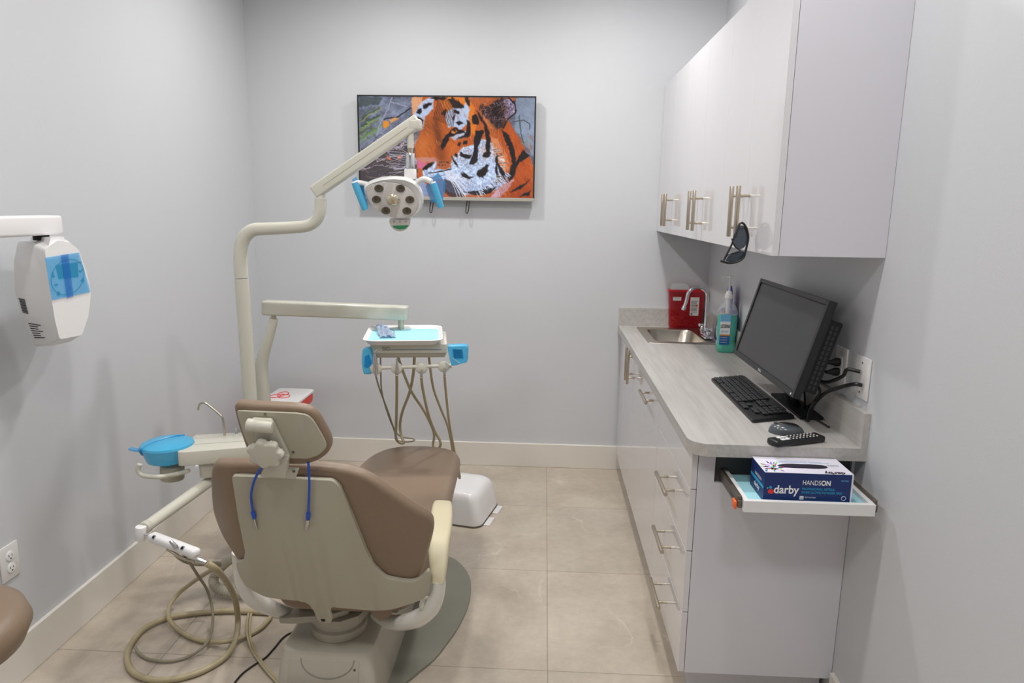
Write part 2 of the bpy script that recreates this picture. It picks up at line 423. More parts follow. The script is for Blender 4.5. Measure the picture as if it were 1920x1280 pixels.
def tiger():
    GW, GH = 440, 254
    X0, X1, Y0, Y1 = 105., 1735., 100., 1040.
    xs = np.linspace(X0, X1, GW); ys = np.linspace(Y0, Y1, GH)
    X, Y = np.meshgrid(xs, ys)
    rng = np.random.RandomState(3)
    def noise(fx, fy):
        gx, gy = max(2, int(fx)), max(2, int(fy)); g = rng.rand(gy+1, gx+1)
        u = np.linspace(0, gx-1e-6, GW); v = np.linspace(0, gy-1e-6, GH)
        iu = u.astype(int); iv = v.astype(int); fu = u-iu; fv = (v-iv)[:, None]; fu = fu*fu*(3-2*fu); fv = fv*fv*(3-2*fv)
        a = g[iv][:, iu]; b = g[iv][:, iu+1]; c = g[iv+1][:, iu]; d = g[iv+1][:, iu+1]
        return (a*(1-fu)+b*fu)*(1-fv)+(c*(1-fu)+d*fu)*fv
    n1 = noise(9, 6); n2 = noise(30, 18); n3 = noise(110, 64); n4 = noise(220, 120)
    wx = (noise(70, 40)-.5)*26; wy = (noise(70, 40)-.5)*26
    img = np.zeros((GH, GW, 3))
    base = np.array([118, 124, 146.])
    img[:] = base*(.55+.55*n1+.3*n2+.25*(n3-.5))[..., None]
    img *= (1-.35*np.clip((650-X)/500, 0, 1)*np.clip((Y-300)/500, 0, 1))[..., None]
    def mask(poly, warp=.6):
        px = X+wx*warp; py = Y+wy*warp; ins = np.zeros(X.shape, bool); n = len(poly)
        for i in range(n):
            x1, y1 = poly[i]; x2, y2 = poly[(i+1) % n]
            if y1 == y2: continue
            c = ((y1 > py) != (y2 > py)) & (px < (x2-x1)*(py-y1)/(y2-y1)+x1); ins ^= c
        return ins
    def fill(poly, c, a=1., tex=.06, warp=.6):
        m = mask(poly, warp).astype(float)
        for _ in range(2): m = (m+np.roll(m, 1, 0)+np.roll(m, -1, 0)+np.roll(m, 1, 1)+np.roll(m, -1, 1))/5
        m = m[..., None]*a
        cc = np.array(c, float)*(1+tex*(n3-.5)+tex*(n4-.5))[..., None]
        img[:] = img*(1-m)+cc*m
    def blob(cx, cy, rx, ry, c, a=1.):
        d = ((X-cx)/rx)**2+((Y-cy)/ry)**2; m = (np.exp(-d)*a)[..., None]; img[:] = img*(1-m)+np.array(c, float)*m
    nw = lambda pts: [(x*.966+29.5, y*.966+24.6) for x, y in pts]
    def line(pts, w, c, a=1., warp=.3):
        px = X+wx*warp; py = Y+wy*warp; d = np.full(X.shape, 1e9)
        for (x1, y1), (x2, y2) in zip(pts, pts[1:]):
            L2 = (x2-x1)**2+(y2-y1)**2+1e-9; t = np.clip(((px-x1)*(x2-x1)+(py-y1)*(y2-y1))/L2, 0, 1)
            d = np.minimum(d, np.hypot(px-x1-t*(x2-x1), py-y1-t*(y2-y1)))
        m = (np.clip((w/2+2-d)/3, 0, 1)*a)[..., None]; img[:] = img*(1-m)+np.array(c, float)*m
    r = random.Random(5)
    fill([(100, 600), (400, 480), (660, 560), (660, 900), (100, 900)], (64, 54, 58), .8)
    fill([(1560, 100), (1740, 100), (1740, 640), (1640, 520), (1560, 380)], (146, 160, 182), .7)
    line(nw([(1620, 250), (1640, 420), (1670, 520)]), 8, (60, 84, 84)); line(nw([(1560, 310), (1660, 290), (1720, 320), (1720, 380)]), 8, (70, 80, 92)); line(nw([(1670, 520), (1700, 480)]), 6, (90, 150, 110))
    for k in range(90):   # grass and straw on the left
        x, y = r.uniform(100, 620), r.uniform(500, 860); a = r.uniform(-.9, .5); L = r.uniform(60, 240)
        c = r.choice([(190, 176, 190), (140, 116, 120), (96, 84, 70), (60, 54, 60), (210, 200, 216)])
        line([(x, y), (x+L*.5, y+L*.5*a+r.uniform(-20, 20)), (x+L, y+L*a)], r.uniform(3, 7), c, .8, 1)
    for k in range(24):
        x, y = r.uniform(100, 220), r.uniform(240, 500); line([(x-60, y+60), (x+40, y-10), (x+110, y-50)], r.uniform(5, 12), r.choice([(78, 110, 60), (120, 150, 84), (52, 72, 48), (150, 140, 90)]), .7, 1)
    fill([(105, 100), (330, 100), (300, 170), (105, 200)], (48, 60, 58), .7)
    line([(420, 110), (370, 230), (290, 380), (270, 460)], 9, (150, 150, 172)); line([(400, 150), (560, 190)], 5, (160, 160, 180))
    line([(340, 310), (460, 290), (600, 200)], 12, (44, 44, 56))
    fill([(330, 320), (380, 330), (390, 370), (350, 400), (330, 370)], (226, 140, 40)); fill([(395, 320), (440, 290), (485, 295), (450, 325), (400, 345)], (214, 150, 96))
    fill([(345, 640), (380, 670), (410, 690), (370, 690)], (224, 112, 78)); fill([(455, 655), (495, 650), (490, 680), (460, 690)], (224, 112, 78))
    OR = (184, 92, 42); DK = (30, 22, 26); WH = (184, 200, 230)
    fill([(1440, 330), (1500, 320), (1580, 440), (1640, 560), (1700, 660), (1735, 760), (1735, 1040), (1100, 1040), (1300, 700), (1330, 400)], (186, 84, 34))
    fill([(630, 100), (1560, 100), (1500, 330), (1400, 420), (1420, 600), (1520, 700), (1500, 900), (1320, 1040), (720, 1040), (700, 950), (650, 860), (640, 700), (620, 560), (690, 400), (600, 250)], OR)
    fill([(840, 100), (1120, 100), (1180, 200), (1200, 420), (1140, 470), (1120, 330), (900, 240)], (226, 122, 38))
    fill([(640, 560), (700, 420), (760, 300), (900, 300), (930, 420), (880, 560), (930, 660), (900, 700), (800, 690), (640, 670)], (186, 92, 34), .8)
    fill([(640, 660), (800, 660), (880, 700), (700, 720), (640, 700)], (200, 150, 160), .7)
    fill([(600, 110), (700, 100), (690, 200), (610, 280), (600, 200)], (220, 160, 120))
    fill([(690, 150), (760, 105), (810, 110), (800, 210), (730, 280), (700, 400), (670, 410), (680, 330), (620, 270), (640, 220)], WH)
    fill([(920, 240), (1010, 190), (1060, 190), (1100, 150), (1135, 190), (1130, 320), (1060, 400), (1000, 380), (940, 380), (915, 300)], WH)
    fill([(1240, 480), (1310, 500), (1400, 580), (1410, 720), (1500, 820), (1500, 900), (1360, 980), (1200, 1010), (1000, 1010), (900, 960), (880, 860), (700, 850), (690, 790), (760, 760), (820, 700), (870, 780), (960, 760), (980, 660), (1080, 560), (1180, 540)], WH, 1, .35)
    fill([(640, 860), (700, 880), (760, 980), (740, 1040), (650, 1040)], (150, 160, 190))
    fill([(1330, 470), (1400, 480), (1480, 620), (1510, 760), (1480, 800), (1400, 700), (1350, 560)], (222, 150, 110), .7)
    fill([(1400, 960), (1500, 880), (1560, 860), (1500, 960), (1420, 1040), (1330, 1040)], (206, 170, 190))
    fill([(950, 470), (1010, 440), (1100, 410), (1140, 440), (1060, 480), (990, 500)], WH)
    # ear
    fill([(1230, 180), (1330, 110), (1500, 102), (1560, 150), (1565, 240), (1480, 320), (1440, 380), (1390, 410), (1320, 330), (1250, 260)], (72, 46, 44), 1, .8, 1.5)
    fill([(1440, 120), (1520, 110), (1560, 160), (1550, 250), (1480, 310), (1440, 270), (1470, 200)], (150, 136, 166), .9, .6)
    fill([(1300, 110), (1400, 105), (1330, 170), (1260, 180)], (222, 110, 40))
    line([(1500, 104), (1555, 160), (1560, 240), (1490, 300), (1450, 380)], 12, DK)
    fill([(1260, 270), (1340, 330), (1400, 400), (1330, 390), (1280, 330)], (230, 130, 70), .8)
    for k in range(5): blob(820+12*k, 340+55*k, 34, 60, (84, 42, 26), .5)
    blob(740, 380, 60, 70, (120, 62, 34), .5); blob(700, 560, 70, 110, (208, 122, 62), .6); blob(870, 640, 50, 90, (96, 46, 30), .5)
    blob(1620, 1000, 160, 120, (150, 56, 20), .7); blob(1300, 600, 60, 60, (206, 150, 120), .5); blob(980, 560, 70, 70, (206, 104, 40), .6)
    blob(1390, 220, 90, 100, (26, 18, 20), .95); blob(1400, 330, 50, 60, (30, 22, 24), .8); blob(1080, 960, 120, 60, (130, 140, 176), .5); blob(740, 990, 60, 80, (110, 120, 160), .5)
    for k in range(46):
        a = r.uniform(0, 6.28); x, y = 1380+r.uniform(-110, 120), 210+r.uniform(-90, 130); line([(x, y), (x+40*math.cos(a), y+40*math.sin(a))], 2.5, r.choice([(150, 120, 130), (190, 170, 190), (60, 40, 44)]), .7, .5)
    for k in range(420):   # orange fur streaks
        x, y = r.uniform(640, 1500), r.uniform(120, 700); a = 1.2+(x-1000)/900
        line([(x, y), (x+46*math.cos(a), y+46*math.sin(a))], 3, r.choice([(226, 146, 76), (140, 66, 30), (214, 116, 50), (156, 78, 36), (120, 58, 30)]), .38, .5)
    for k in range(200):
        x, y = r.uniform(1400, 1720), r.uniform(420, 1020); line([(x, y), (x+20, y+50)], 4, r.choice([(226, 120, 40), (150, 60, 20), (120, 46, 18)]), .4, .5)
    for k in range(260):
        x, y = r.uniform(700, 1480), r.uniform(520, 1000)
        i_, j_ = int((y-Y0)/(Y1-Y0)*(GH-1)), int((x-X0)/(X1-X0)*(GW-1))
        if img[i_, j_, 2] > 150: line([(x, y), (x+34, y+24)], 3, r.choice([(218, 228, 246), (150, 168, 206), (130, 146, 186)]), .45, 0)
    # dark stripes
    P = [
        [(780, 100), (940, 100), (900, 130), (800, 115)], [(970, 100), (1020, 150), (1080, 180), (1080, 205), (1000, 180), (965, 130)], [(1090, 100), (1125, 100), (1130, 180), (1100, 140)],
        [(1160, 270), (1190, 260), (1220, 310), (1215, 350), (1175, 345), (1158, 310)],
        [(1190, 405), (1270, 405), (1240, 480), (1215, 560), (1215, 690), (1180, 720), (1140, 720), (1170, 640), (1180, 520)],
        [(1265, 300), (1300, 370), (1325, 460), (1330, 630), (1300, 660), (1260, 640), (1290, 600), (1290, 470)],
        [(1110, 300), (1140, 340), (1145, 430), (1100, 470), (1000, 490), (1090, 440), (1120, 400)],
        [(985, 210), (1040, 235), (1040, 265), (990, 240)], [(1005, 330), (1050, 315), (1085, 345), (1030, 355)], [(975, 290), (1000, 260), (990, 320)],
        [(720, 160), (800, 150), (740, 200)], [(640, 240), (690, 200), (690, 250), (650, 255)],
        [(1215, 790), (1310, 720), (1290, 820), (1230, 850), (1200, 820)], [(1070, 790), (1130, 840), (1180, 850), (1100, 860)],
        [(1040, 610), (1120, 640), (1160, 640), (1150, 670), (1080, 660)], [(965, 640), (1020, 720), (1040, 760), (990, 720)],
        [(1080, 990), (1250, 975), (1400, 930), (1330, 1000), (1180, 1020)], [(1380, 680), (1460, 780), (1500, 900), (1430, 820)],
        [(1430, 390), (1500, 480), (1555, 600), (1560, 720), (1540, 860), (1500, 850), (1540, 700), (1500, 560)],
        [(900, 500), (940, 430), (975, 395), (1010, 385), (950, 440), (910, 560), (890, 560)],
        [(1640, 580), (1700, 640), (1600, 700), (1560, 800), (1570, 700)], [(1500, 1000), (1600, 930), (1720, 850), (1620, 950)], [(1600, 1030), (1720, 960), (1700, 1010)],
        [(1030, 520), (1055, 515), (1050, 560), (1028, 550)], [(1080, 505), (1115, 495), (1110, 535), (1075, 540)], [(1005, 620), (1030, 630), (1020, 660), (1000, 645)],
    ]
    for q_ in ([(930, 100), (1000, 90), (1090, 160), (1060, 190), (990, 180)], [(1100, 95), (1150, 100), (1150, 170), (1110, 120)], [(1170, 260), (1200, 240), (1240, 300), (1225, 340), (1185, 330)],
               [(1205, 395), (1285, 390), (1260, 470), (1225, 560), (1230, 680), (1190, 725), (1140, 725), (1180, 650), (1190, 520)],
               [(1290, 320), (1325, 380), (1345, 480), (1345, 640), (1310, 665), (1270, 640), (1305, 590), (1305, 470)],
               [(1130, 290), (1160, 340), (1160, 440), (1120, 470), (1110, 400)], [(1460, 380), (1520, 440), (1580, 560), (1600, 700), (1590, 830), (1540, 900), (1530, 840), (1560, 720), (1540, 590), (1480, 480)],
               [(1210, 190), (1250, 250), (1300, 330), (1280, 330), (1230, 270)], [(1400, 600), (1425, 640), (1415, 760), (1450, 880), (1420, 900), (1395, 760)],
               [(1240, 790), (1330, 720), (1320, 800), (1270, 860), (1210, 830)], [(1060, 800), (1120, 840), (1200, 850), (1130, 880), (1070, 850)], [(860, 240), (920, 190), (930, 200), (910, 300), (900, 250)],
               [(640, 200), (690, 190), (690, 230), (660, 250)], [(760, 90), (830, 80), (900, 90), (830, 110)], [(700, 160), (780, 130), (770, 150), (710, 200)], [(1040, 600), (1090, 620), (1160, 640), (1150, 670), (1070, 655)],
               [(890, 470), (950, 420), (970, 440), (920, 520), (890, 590), (870, 560)], [(640, 260), (700, 300), (690, 340), (660, 300)]): fill(nw(q_), DK, .95, .2, .6)
    for k in range(60):   # spiky ruff edge
        t = r.random(); x, y = 1400+70*math.sin(t*3), 560+330*t; line([(x, y), (x-r.uniform(20, 60), y+r.uniform(-14, 14))], 4, r.choice([(230, 236, 248), (46, 38, 46), (210, 160, 130)]), .8, 0)
    for k in range(0): pass
    for p in P: fill(p, DK, 1, .2, .5)
    for k in range(14):
        x = 800+k*14; line([(x, 300+6*k), (x+30, 200), (x+50, 120)], 6, (60, 34, 26), .75)
    # eye
    fill([(940, 430), (1000, 385), (1060, 400), (1110, 430), (1040, 440), (960, 465)], DK); fill([(968, 410), (1010, 395), (1035, 415), (1000, 435), (970, 430)], (222, 132, 60)); fill([(990, 405), (1010, 402), (1008, 420), (992, 420)], (30, 20, 20), 1, 0, 0)
    # nose and mouth
    fill([(640, 690), (730, 710), (735, 730), (680, 780), (640, 760)], (206, 108, 138)); fill([(735, 730), (810, 705), (780, 750), (700, 790), (690, 775)], DK)
    fill([(840, 690), (940, 700), (950, 760), (850, 770), (800, 780), (830, 740)], (170, 96, 60), .8)
    line([(750, 810), (830, 805), (960, 770)], 9, DK); line([(700, 850), (800, 850), (900, 830)], 7, (90, 80, 100), .7)
    for k in range(7): fill([(850+k % 4*25, 700+k//4*28), (862+k % 4*25, 700+k//4*28), (862+k % 4*25, 712+k//4*28), (850+k % 4*25, 712+k//4*28)], DK, .8)
    fill([(900, 860), (1000, 900), (1090, 990), (1090, 1040), (960, 1040), (880, 980)], (40, 36, 50), .75)
    for k in range(18):   # whiskers
        a = r.uniform(.1, 1.25); L = r.uniform(140, 300); x, y = r.uniform(900, 960), r.uniform(780, 850)
        line([(x, y), (x+L*.5*math.cos(a), y+L*.5*math.sin(a)-10), (x+L*math.cos(a), y+L*math.sin(a)+20)], 4, (225, 225, 240), .9, 0)
    for k in range(10):
        y = 600+k*22; line([(640, 690+k*4), (520, y), (380, y+r.uniform(-60, 20))], 3.5, (200, 200, 220), .7, 0)
    for k in range(60):   # fur strokes at the edges of the ruff
        t = r.random(); x = 1200+t*300; y = 1000-t*200; line([(x, y), (x+r.uniform(10, 40), y+r.uniform(10, 50))], 4, r.choice([(215, 222, 240), (50, 40, 50)]), .8, 0)
    img = np.clip(img, 0, 255)/255.
    l = np.where(img <= .04045, img/12.92, ((img+.055)/1.055)**2.4)
    me = bpy.data.meshes.new('screen')
    wx0, wx1, wz0, wz1 = TX0+.008, TX1-.008, TZ0+.017, TZ1-.008
    off = rootloc(tv)
    vx = np.linspace(wx0, wx1, GW)-off.x; vz = np.linspace(wz1, wz0, GH)-off.z
    VX, VZ = np.meshgrid(vx, vz)
    V = np.stack([VX, np.full_like(VX, TY-.003-off.y), VZ], -1).reshape(-1, 3)
    i = np.arange(GH-1)[:, None]*GW+np.arange(GW-1)[None]
    F = np.stack([i, i+GW, i+GW+1, i+1], -1).reshape(-1, 4)
    me.vertices.add(len(V)); me.vertices.foreach_set('co', V.ravel().astype(np.float32))
    me.loops.add(F.size); me.loops.foreach_set('vertex_index', F.ravel().astype(np.int32))
    me.polygons.add(len(F)); me.polygons.foreach_set('loop_start', np.arange(0, F.size, 4, dtype=np.int32))
    me.update(calc_edges=True); me.validate()
    ca = me.color_attributes.new('picture', 'FLOAT_COLOR', 'POINT')
    ca.data.foreach_set('color', np.concatenate([l.reshape(-1, 3), np.ones((GW*GH, 1))], 1).ravel().astype(np.float32))
    m = bpy.data.materials.new('lit_screen_picture'); m.use_nodes = True; b = m.node_tree.nodes['Principled BSDF']
    a = m.node_tree.nodes.new('ShaderNodeAttribute'); a.attribute_name = 'picture'
    m.node_tree.links.new(a.outputs['Color'], b.inputs['Emission Color']); b.inputs['Emission Strength'].default_value = SCREEN
    b.inputs['Base Color'].default_value = (.01, .01, .01, 1); b.inputs['Roughness'].default_value = .12
    me.materials.append(m)
    o = bpy.data.objects.new('screen', me); COL.objects.link(o); o.parent = tv
SCREEN = 1.5
tiger()

# ------------------------------------------------------------------ wall cabinets
xu = XR-.302-.019; YU = 2.053; ZU, ZT = 1.4777, 2.283
def bar_handle(parent, x, p, vertical, L, z=None):
    """p = (y, z) centre; the bar stands 35 mm off the face at x"""
    y, z = p; mb = MB(); xb = x-.037
    if vertical:
        mb.cyl((xb, y, z-L/2), (xb, y, z+L/2), .0074, seg=16, bev=.0008)
        for s in (-1, 1): mb.cyl((xb, y, z+s*L*.31), (x-.0004, y, z+s*L*.31), .0048, seg=12)
    else:
        mb.cyl((xb, y-L/2, z), (xb, y+L/2, z), .0074, seg=16, bev=.0008)
        for s in (-1, 1): mb.cyl((xb, y+s*L*.31, z), (x-.0004, y+s*L*.31, z), .0048, seg=12)
    return mb.build('handle', 'steel', parent)
HND = []
uppers = [(2.053, 2.362, 2.68, 'nearest the camera, with sunglasses on its handle'), (2.68, 3.05, 3.42, 'in the middle of the upper row'), (3.42, 3.755, 4.11, 'at the far end against the television wall')]
for i, (a, s, b, wd) in enumerate(uppers):
    c = thing('wall_cabinet', 'white glossy two-door wall cabinet '+wd, 'wall cabinet', (XR, (a+b)/2, ZU), 'white wall cabinets above the counter')
    MB().box(xu+.0205, XR-.001, a+.001, b-.001, ZU, ZT, 0).build('carcass', 'panel', c, smooth=False)
    d1 = MB().box(xu, xu+.019, a+(.0 if i == 0 else .0006), s-.0006, ZU, ZT, .0004, 1).build('door', 'gloss', c, smooth=False)
    d2 = MB().box(xu, xu+.019, s+.0006, b-.0006, ZU, ZT, .0004, 1).build('door', 'gloss', c, smooth=False)
    k = {0: .042, 1: .05, 2: .046}[i]
    bar_handle(d1, xu, (s-k, 1.60), True, .165); bar_handle(d2, xu, (s+k, 1.60), True, .165)
    if i == 2: MB().box(xu, xu+.019, b, D-.001, ZU, ZT, .0012, 1).build('filler_strip', 'gloss', c, smooth=False)

# ------------------------------------------------------------------ base cabinets
xb = .474; xk = .52
PY = 2.093
bc = thing('base_cabinet', 'white glossy drawer cabinet at the near end with four drawer fronts', 'base cabinet', (XR, 2.4, 0), 'white base cabinets under the counter')
mb = MB().box(xb+.0205, XR-.0015, PY+.02, 2.73, .1, .873)
# end panel with the opening for the pull-out tray
P0, P1 = .546, .962
mb.box(xb+.0205, P0, PY, PY+.019, .1, .873); mb.box(P1, XR-.0015, PY, PY+.019, .1, .873)
mb.box(P0, P1, PY, PY+.019, .1, .768); mb.box(P0, P1, PY, PY+.019, .868, .873)
bmn = mb
mb.build('carcass', 'panel', bc, smooth=False)
MB().box(P0, P1, PY+.012, PY+.0195, .768, .868).build('tray_opening_shade', 'gap', bc, smooth=False, label='dark sheet standing in for the shade in the slot behind the pull-out tray')  # dark sheet closes the slot, its colour stands in for the shade inside
MB().box(xk, XR-.016, PY+.05, 2.73, 0, .1).build('toe_kick', 'panel', bc, smooth=False)
for k, (z0, z1) in enumerate([(.1, .318), (.318, .533), (.533, .742), (.742, .872)]):
    d = MB().box(xb, xb+.019, PY-.0, 2.728, z0+.0015, z1-.0015, .0012, 1).build('drawer_front', 'gloss', bc, smooth=False)
    if k < 3: bar_handle(d, xb, (2.40, (.205, .42, .636)[k]), False, .205)
bc = thing('base_cabinet', 'white glossy pull-out cabinet with one horizontal handle, between the drawers and sink unit', 'base cabinet', (XR, 2.94, 0), 'white base cabinets under the counter')
MB().box(xb+.0205, XR-.0015, 2.732, 3.148, .1, .873).build('carcass', 'panel', bc, smooth=False)
MB().box(xk, XR-.016, 2.732, 3.148, 0, .1).build('toe_kick', 'panel', bc, smooth=False)
d = MB().box(xb, xb+.019, 2.7315, 3.1485, .1015, .8705, .0012, 1).build('door', 'gloss', bc, smooth=False)
bar_handle(d, xb, (2.94, .81), False, .205)
bc = thing('base_cabinet', 'white glossy two-door sink cabinet in the far corner under the sink', 'base cabinet', (XR, 3.6, 0), 'white base cabinets under the counter')
cm = MB().box(xb+.0205, XR-.0015, 3.15, D-.017, .1, .70); cm.box(xb+.0205, .545, 3.15, D-.017, .70, .873); cm.box(.935, XR-.0015, 3.15, D-.017, .70, .873); cm.box(.545, .935, 3.15, 3.6, .70, .873)
cm.build('carcass', 'panel', bc, smooth=False)
MB().box(xk, XR-.016, 3.15, D-.017, 0, .1).build('toe_kick', 'panel', bc, smooth=False)
for y0, y1, hy in ((3.1515, 3.54, 3.50), (3.543, 3.93, 3.583)):
    d = MB().box(xb, xb+.019, y0, y1-.0015, .1015, .8705, .0012, 1).build('door', 'gloss', bc, smooth=False)
    bar_handle(d, xb, (hy, .81), True, .175)
MB().box(xb, xb+.019, 3.931, D-.017, .1015, .8705, .0012, 1).build('filler_strip', 'gloss', bc, smooth=False)

# ------------------------------------------------------------------ countertop
ZTp = .914; CX = .474-.0; CY = 2.03
ct = thing('countertop', 'grey woodgrain laminate countertop with low backsplash and rounded front corner', 'countertop', (.72, 3.1, .876))
xc = .4745
SX0, SX1, SY0, SY1 = .575, .9, 3.645, 4.09   # sink cut-out
cm = MB()
pl = [(xc-.0, SY0, .8745)]
arc = [(xc+.062-.062*math.cos(t), CY+.062-.062*math.sin(t), .8745) for t in [PI/2*k/10 for k in range(11)]]
poly = arc+[(XR-.0005, CY, .8745), (XR-.0005, SY0, .8745), (xc, SY0, .8745)]
xo = xc-.0225
poly = [(x-.0225*(1 if x < .62 else 0), y, z) for x, y, z in poly]
cm.prism(poly, (0, 0, ZTp-.8745))
cm.box(xo, SX0, SY0, D-.0005, .8745, ZTp); cm.box(SX1, XR-.0005, SY0, D-.0005, .8745, ZTp); cm.box(SX0, SX1, SY1, D-.0005, .8745, ZTp)
cm.build('worktop', 'wood', ct, smooth=False)
bs = MB().box(XR-.019, XR-.0005, CY, D-.0005, ZTp+.0002, ZTp+.108); bs.box(xo+.002, XR-.0195, D-.019, D-.0005, ZTp+.0002, ZTp+.108)
bs.build('backsplash', 'wood', ct, smooth=False)

# ------------------------------------------------------------------ sink and faucet
sk = thing('sink', 'small stainless steel drop-in sink with rounded bowl', 'sink', (.735, 3.86, ZTp))
def rrect(x0, x1, y0, y1, r, z, n=6):
    out = []
    for cx, cy, a0 in ((x1-r, y1-r, 0), (x0+r, y1-r, PI/2), (x0+r, y0+r, PI), (x1-r, y0+r, 3*PI/2)):
        for k in range(n+1):
            a = a0+PI/2*k/n; out.append((cx+r*math.cos(a), cy+r*math.sin(a), z))
    return out
z = ZTp
MB().loft([rrect(.552, .918, 3.625, 4.115, .012, z+.0005), rrect(.555, .915, 3.628, 4.112, .012, z+.004), rrect(.60, .858, 3.665, 4.05, .05, z+.003), rrect(.603, .855, 3.668, 4.047, .06, z-.01), rrect(.62, .84, 3.69, 4.02, .07, z-.11), rrect(.66, .80, 3.74, 3.97, .06, z-.135)], cap=True, cap0=False).build('basin', 'sink', sk, smooth=True, ang=50)
MB().lathe((.73, 3.86, z-.1345), (0, 0, 1), [(0, .001), (.02, .001), (.028, .004), (.034, .002), (.034, 0), (0, 0)], 24).build('drain', 'chrome', sk)
fa = thing('faucet', 'chrome gooseneck faucet with two cross handles on the sink rim', 'faucet', (.885, 3.84, z+.0045))
fx, fy = .893, 3.84
MB().box(.868, .916, 3.74, 3.94, z+.0045, z+.020, .008, 3).build('base_plate', 'chrome', fa)
c = fx-.075
neck = [(fx, fy, z+.02), (fx, fy, z+.10), (fx, fy, z+.20)]+[(fx-.055+.055*math.cos(a), fy-.0*a, z+.215+.06*math.sin(a)) for a in [PI*k/8 for k in range(1, 8)]]+[(fx-.112, fy, z+.20), (fx-.122, fy, z+.165)]
MB().tube(neck, .009, 14, n=4).build('spout', 'chrome', fa)
MB().cyl((fx-.1205, fy, z+.168), (fx-.127, fy, z+.148), .0115, seg=16, bev=.001).build('aerator', 'chrome', fa)
for s in (-1, 1):
    hb = MB(); cy = fy+s*.072
    hb.cyl((fx, cy, z+.0205), (fx, cy, z+.044), .013, .011, 16, bev=.001)
    hb.lathe((fx, cy, z+.0445), (0, 0, 1), [(0, 0), (.01, 0), (.014, .008), (.013, .018), (.005, .022), (0, .022)], 16)
    for a in (0, PI/2, PI, 3*PI/2): hb.cyl((fx, cy, z+.054), (fx+.024*math.cos(a+.6), cy+.024*math.sin(a+.6), z+.056), .006, .007, 10)
    hb.build('tap_handle', 'chrome', fa)

# ------------------------------------------------------------------ sharps container
sc = thing('sharps_container', 'translucent red sharps container with white labels in the counter corner', 'sharps container', (.85, 4.12, z))
sx0, sx1, sy0, sy1 = .742, .948, 4.118, 4.166
sy0 = 4.045-.0
sx0, sx1, sy0, sy1 = .735, .948, 4.119, 4.166
r0 = rrect(sx0+.012, sx1-.012, sy0, sy1, .012, z+.0008); 
def scale_ring(x0, x1, y0, y1, r, zz): return rrect(x0, x1, y0, y1, r, zz)
MB().loft([scale_ring(sx0+.018, sx1-.018, sy0+.002, sy1, .01, z+.0008), scale_ring(sx0+.012, sx1-.012, sy0, sy1, .012, z+.01), scale_ring(sx0, sx1, sy0-.004, sy1, .012, z+.215)]).build('bin', 'redp', sc, ang=40)
MB().loft([scale_ring(sx0-.006, sx1+.004, sy0-.01, sy1+.001, .012, z+.2155), scale_ring(sx0-.006, sx1+.004, sy0-.01, sy1+.001, .012, z+.228)]).build('lid', 'redl', sc, ang=40)
MB().lathe((.895, 4.140, z+.2282), (0, 0, 1), [(0, 0), (.038, 0), (.04, .003), (.04, .012), (.034, .014), (0, .014)], 32, sx=1.1, sy=.55).build('cap', 'redl', sc)
MB().prism([(sx0+.004, 4.118, z+.2285), (sx0+.13, 4.118, z+.2285), (sx0+.10, 4.15, z+.262), (sx0+.016, 4.15, z+.262)], (0, .006, 0)).build('flap', 'clear', sc, smooth=False, label='clear flap over the opening')
sm = MB(); rr = random.Random(4)
for k in range(60):
    px_, pz = rr.uniform(sx0+.035, sx1-.035), z+.012+rr.random()**1.3*.1; a = rr.uniform(-.6, .6); L = rr.uniform(.02, .034)
    y_ = rr.uniform(sy0+.012, sy1-.012)
    sm.cyl((px_-L/2*math.cos(a), y_, max(z+.012, pz-L/2*math.sin(a))), (px_+L/2*math.cos(a), y_, max(z+.012, pz+L/2*math.sin(a))), .0045, seg=6)
sm.build('syringes', mat('red_orange_mix', (226, 84, 60), .4, var=.6, vscale=30), sc, kind='stuff')
yf = lambda zz: sy0-.0045-.004*(zz-z)/.215
MB().box(.758, .806, sy0-.0055, sy0-.0042, z+.165, z+.186).build('label_strip', 'label', sc, smooth=False)
text('INFECTIOUS', (.768, sy0-.0056, z+.177), (1, 0, 0), (0, 0, 1), .008, 'keyg', sc, width=.03)
MB().box(.860, .911, sy0-.0058, sy0-.0042, z+.078, z+.186).build('label_sheet', 'label', sc, smooth=False)
tt = MB()
for k in range(9): tt.box(.864, .864+rr.uniform(.022, .042), sy0-.0066, sy0-.0059, z+.098+k*.008, z+.1008+k*.008)
tt.box(.866, .876, sy0-.0066, sy0-.0059, z+.082, z+.092); tt.build('label_print', 'keyg', sc, smooth=False)
MB().prism([(.892, sy0-.0066, z+.13), (.904, sy0-.0066, z+.13), (.898, sy0-.0066, z+.15)], (0, .0006, 0)).build('warning_mark', 'orange', sc, smooth=False)

# ------------------------------------------------------------------ hand mirror (leaning on the wall)
def onx(x, y, v=.950): return at(x, y, 'x', v)
hm = thing('hand_mirror', 'purple plastic hand mirror standing handle up against the wall behind the mouthwash', 'hand mirror', (.945, 3.62, z))
Pm = [(1350, 562), (1357, 559), (1366, 557), (1374, 562), (1376, 600), (1370, 628), (1344, 623), (1339, 615), (1342, 598)]
out3 = [onx(x, y, .930) for x, y in px_rnd(Pm, 8)]
cen = sum(out3, Vector())/len(out3); inn3 = [cen+(p-cen)*.86 for p in out3]
zmin = min(p.z for p in out3); lift = Vector((0, 0, z+.0012-zmin))
MB().prism([p+lift for p in out3], (.010, 0, 0), .002, 2).build('frame', 'purple', hm)
MB().prism([p+lift-Vector((.0006, 0, 0)) for p in inn3], (.0004, 0, 0)).build('glass', 'mirror', hm, smooth=False)
MB().prism([onx(x, y, .931)+lift for x, y in px_rnd([(1361, 562), (1364, 530), (1367, 517), (1371, 516), (1373, 530), (1372, 562)], 3)], (.008, 0, 0), .002, 2).build('mirror_handle', 'purple', hm)
pc = onx(1357.5, 570, .929)+lift
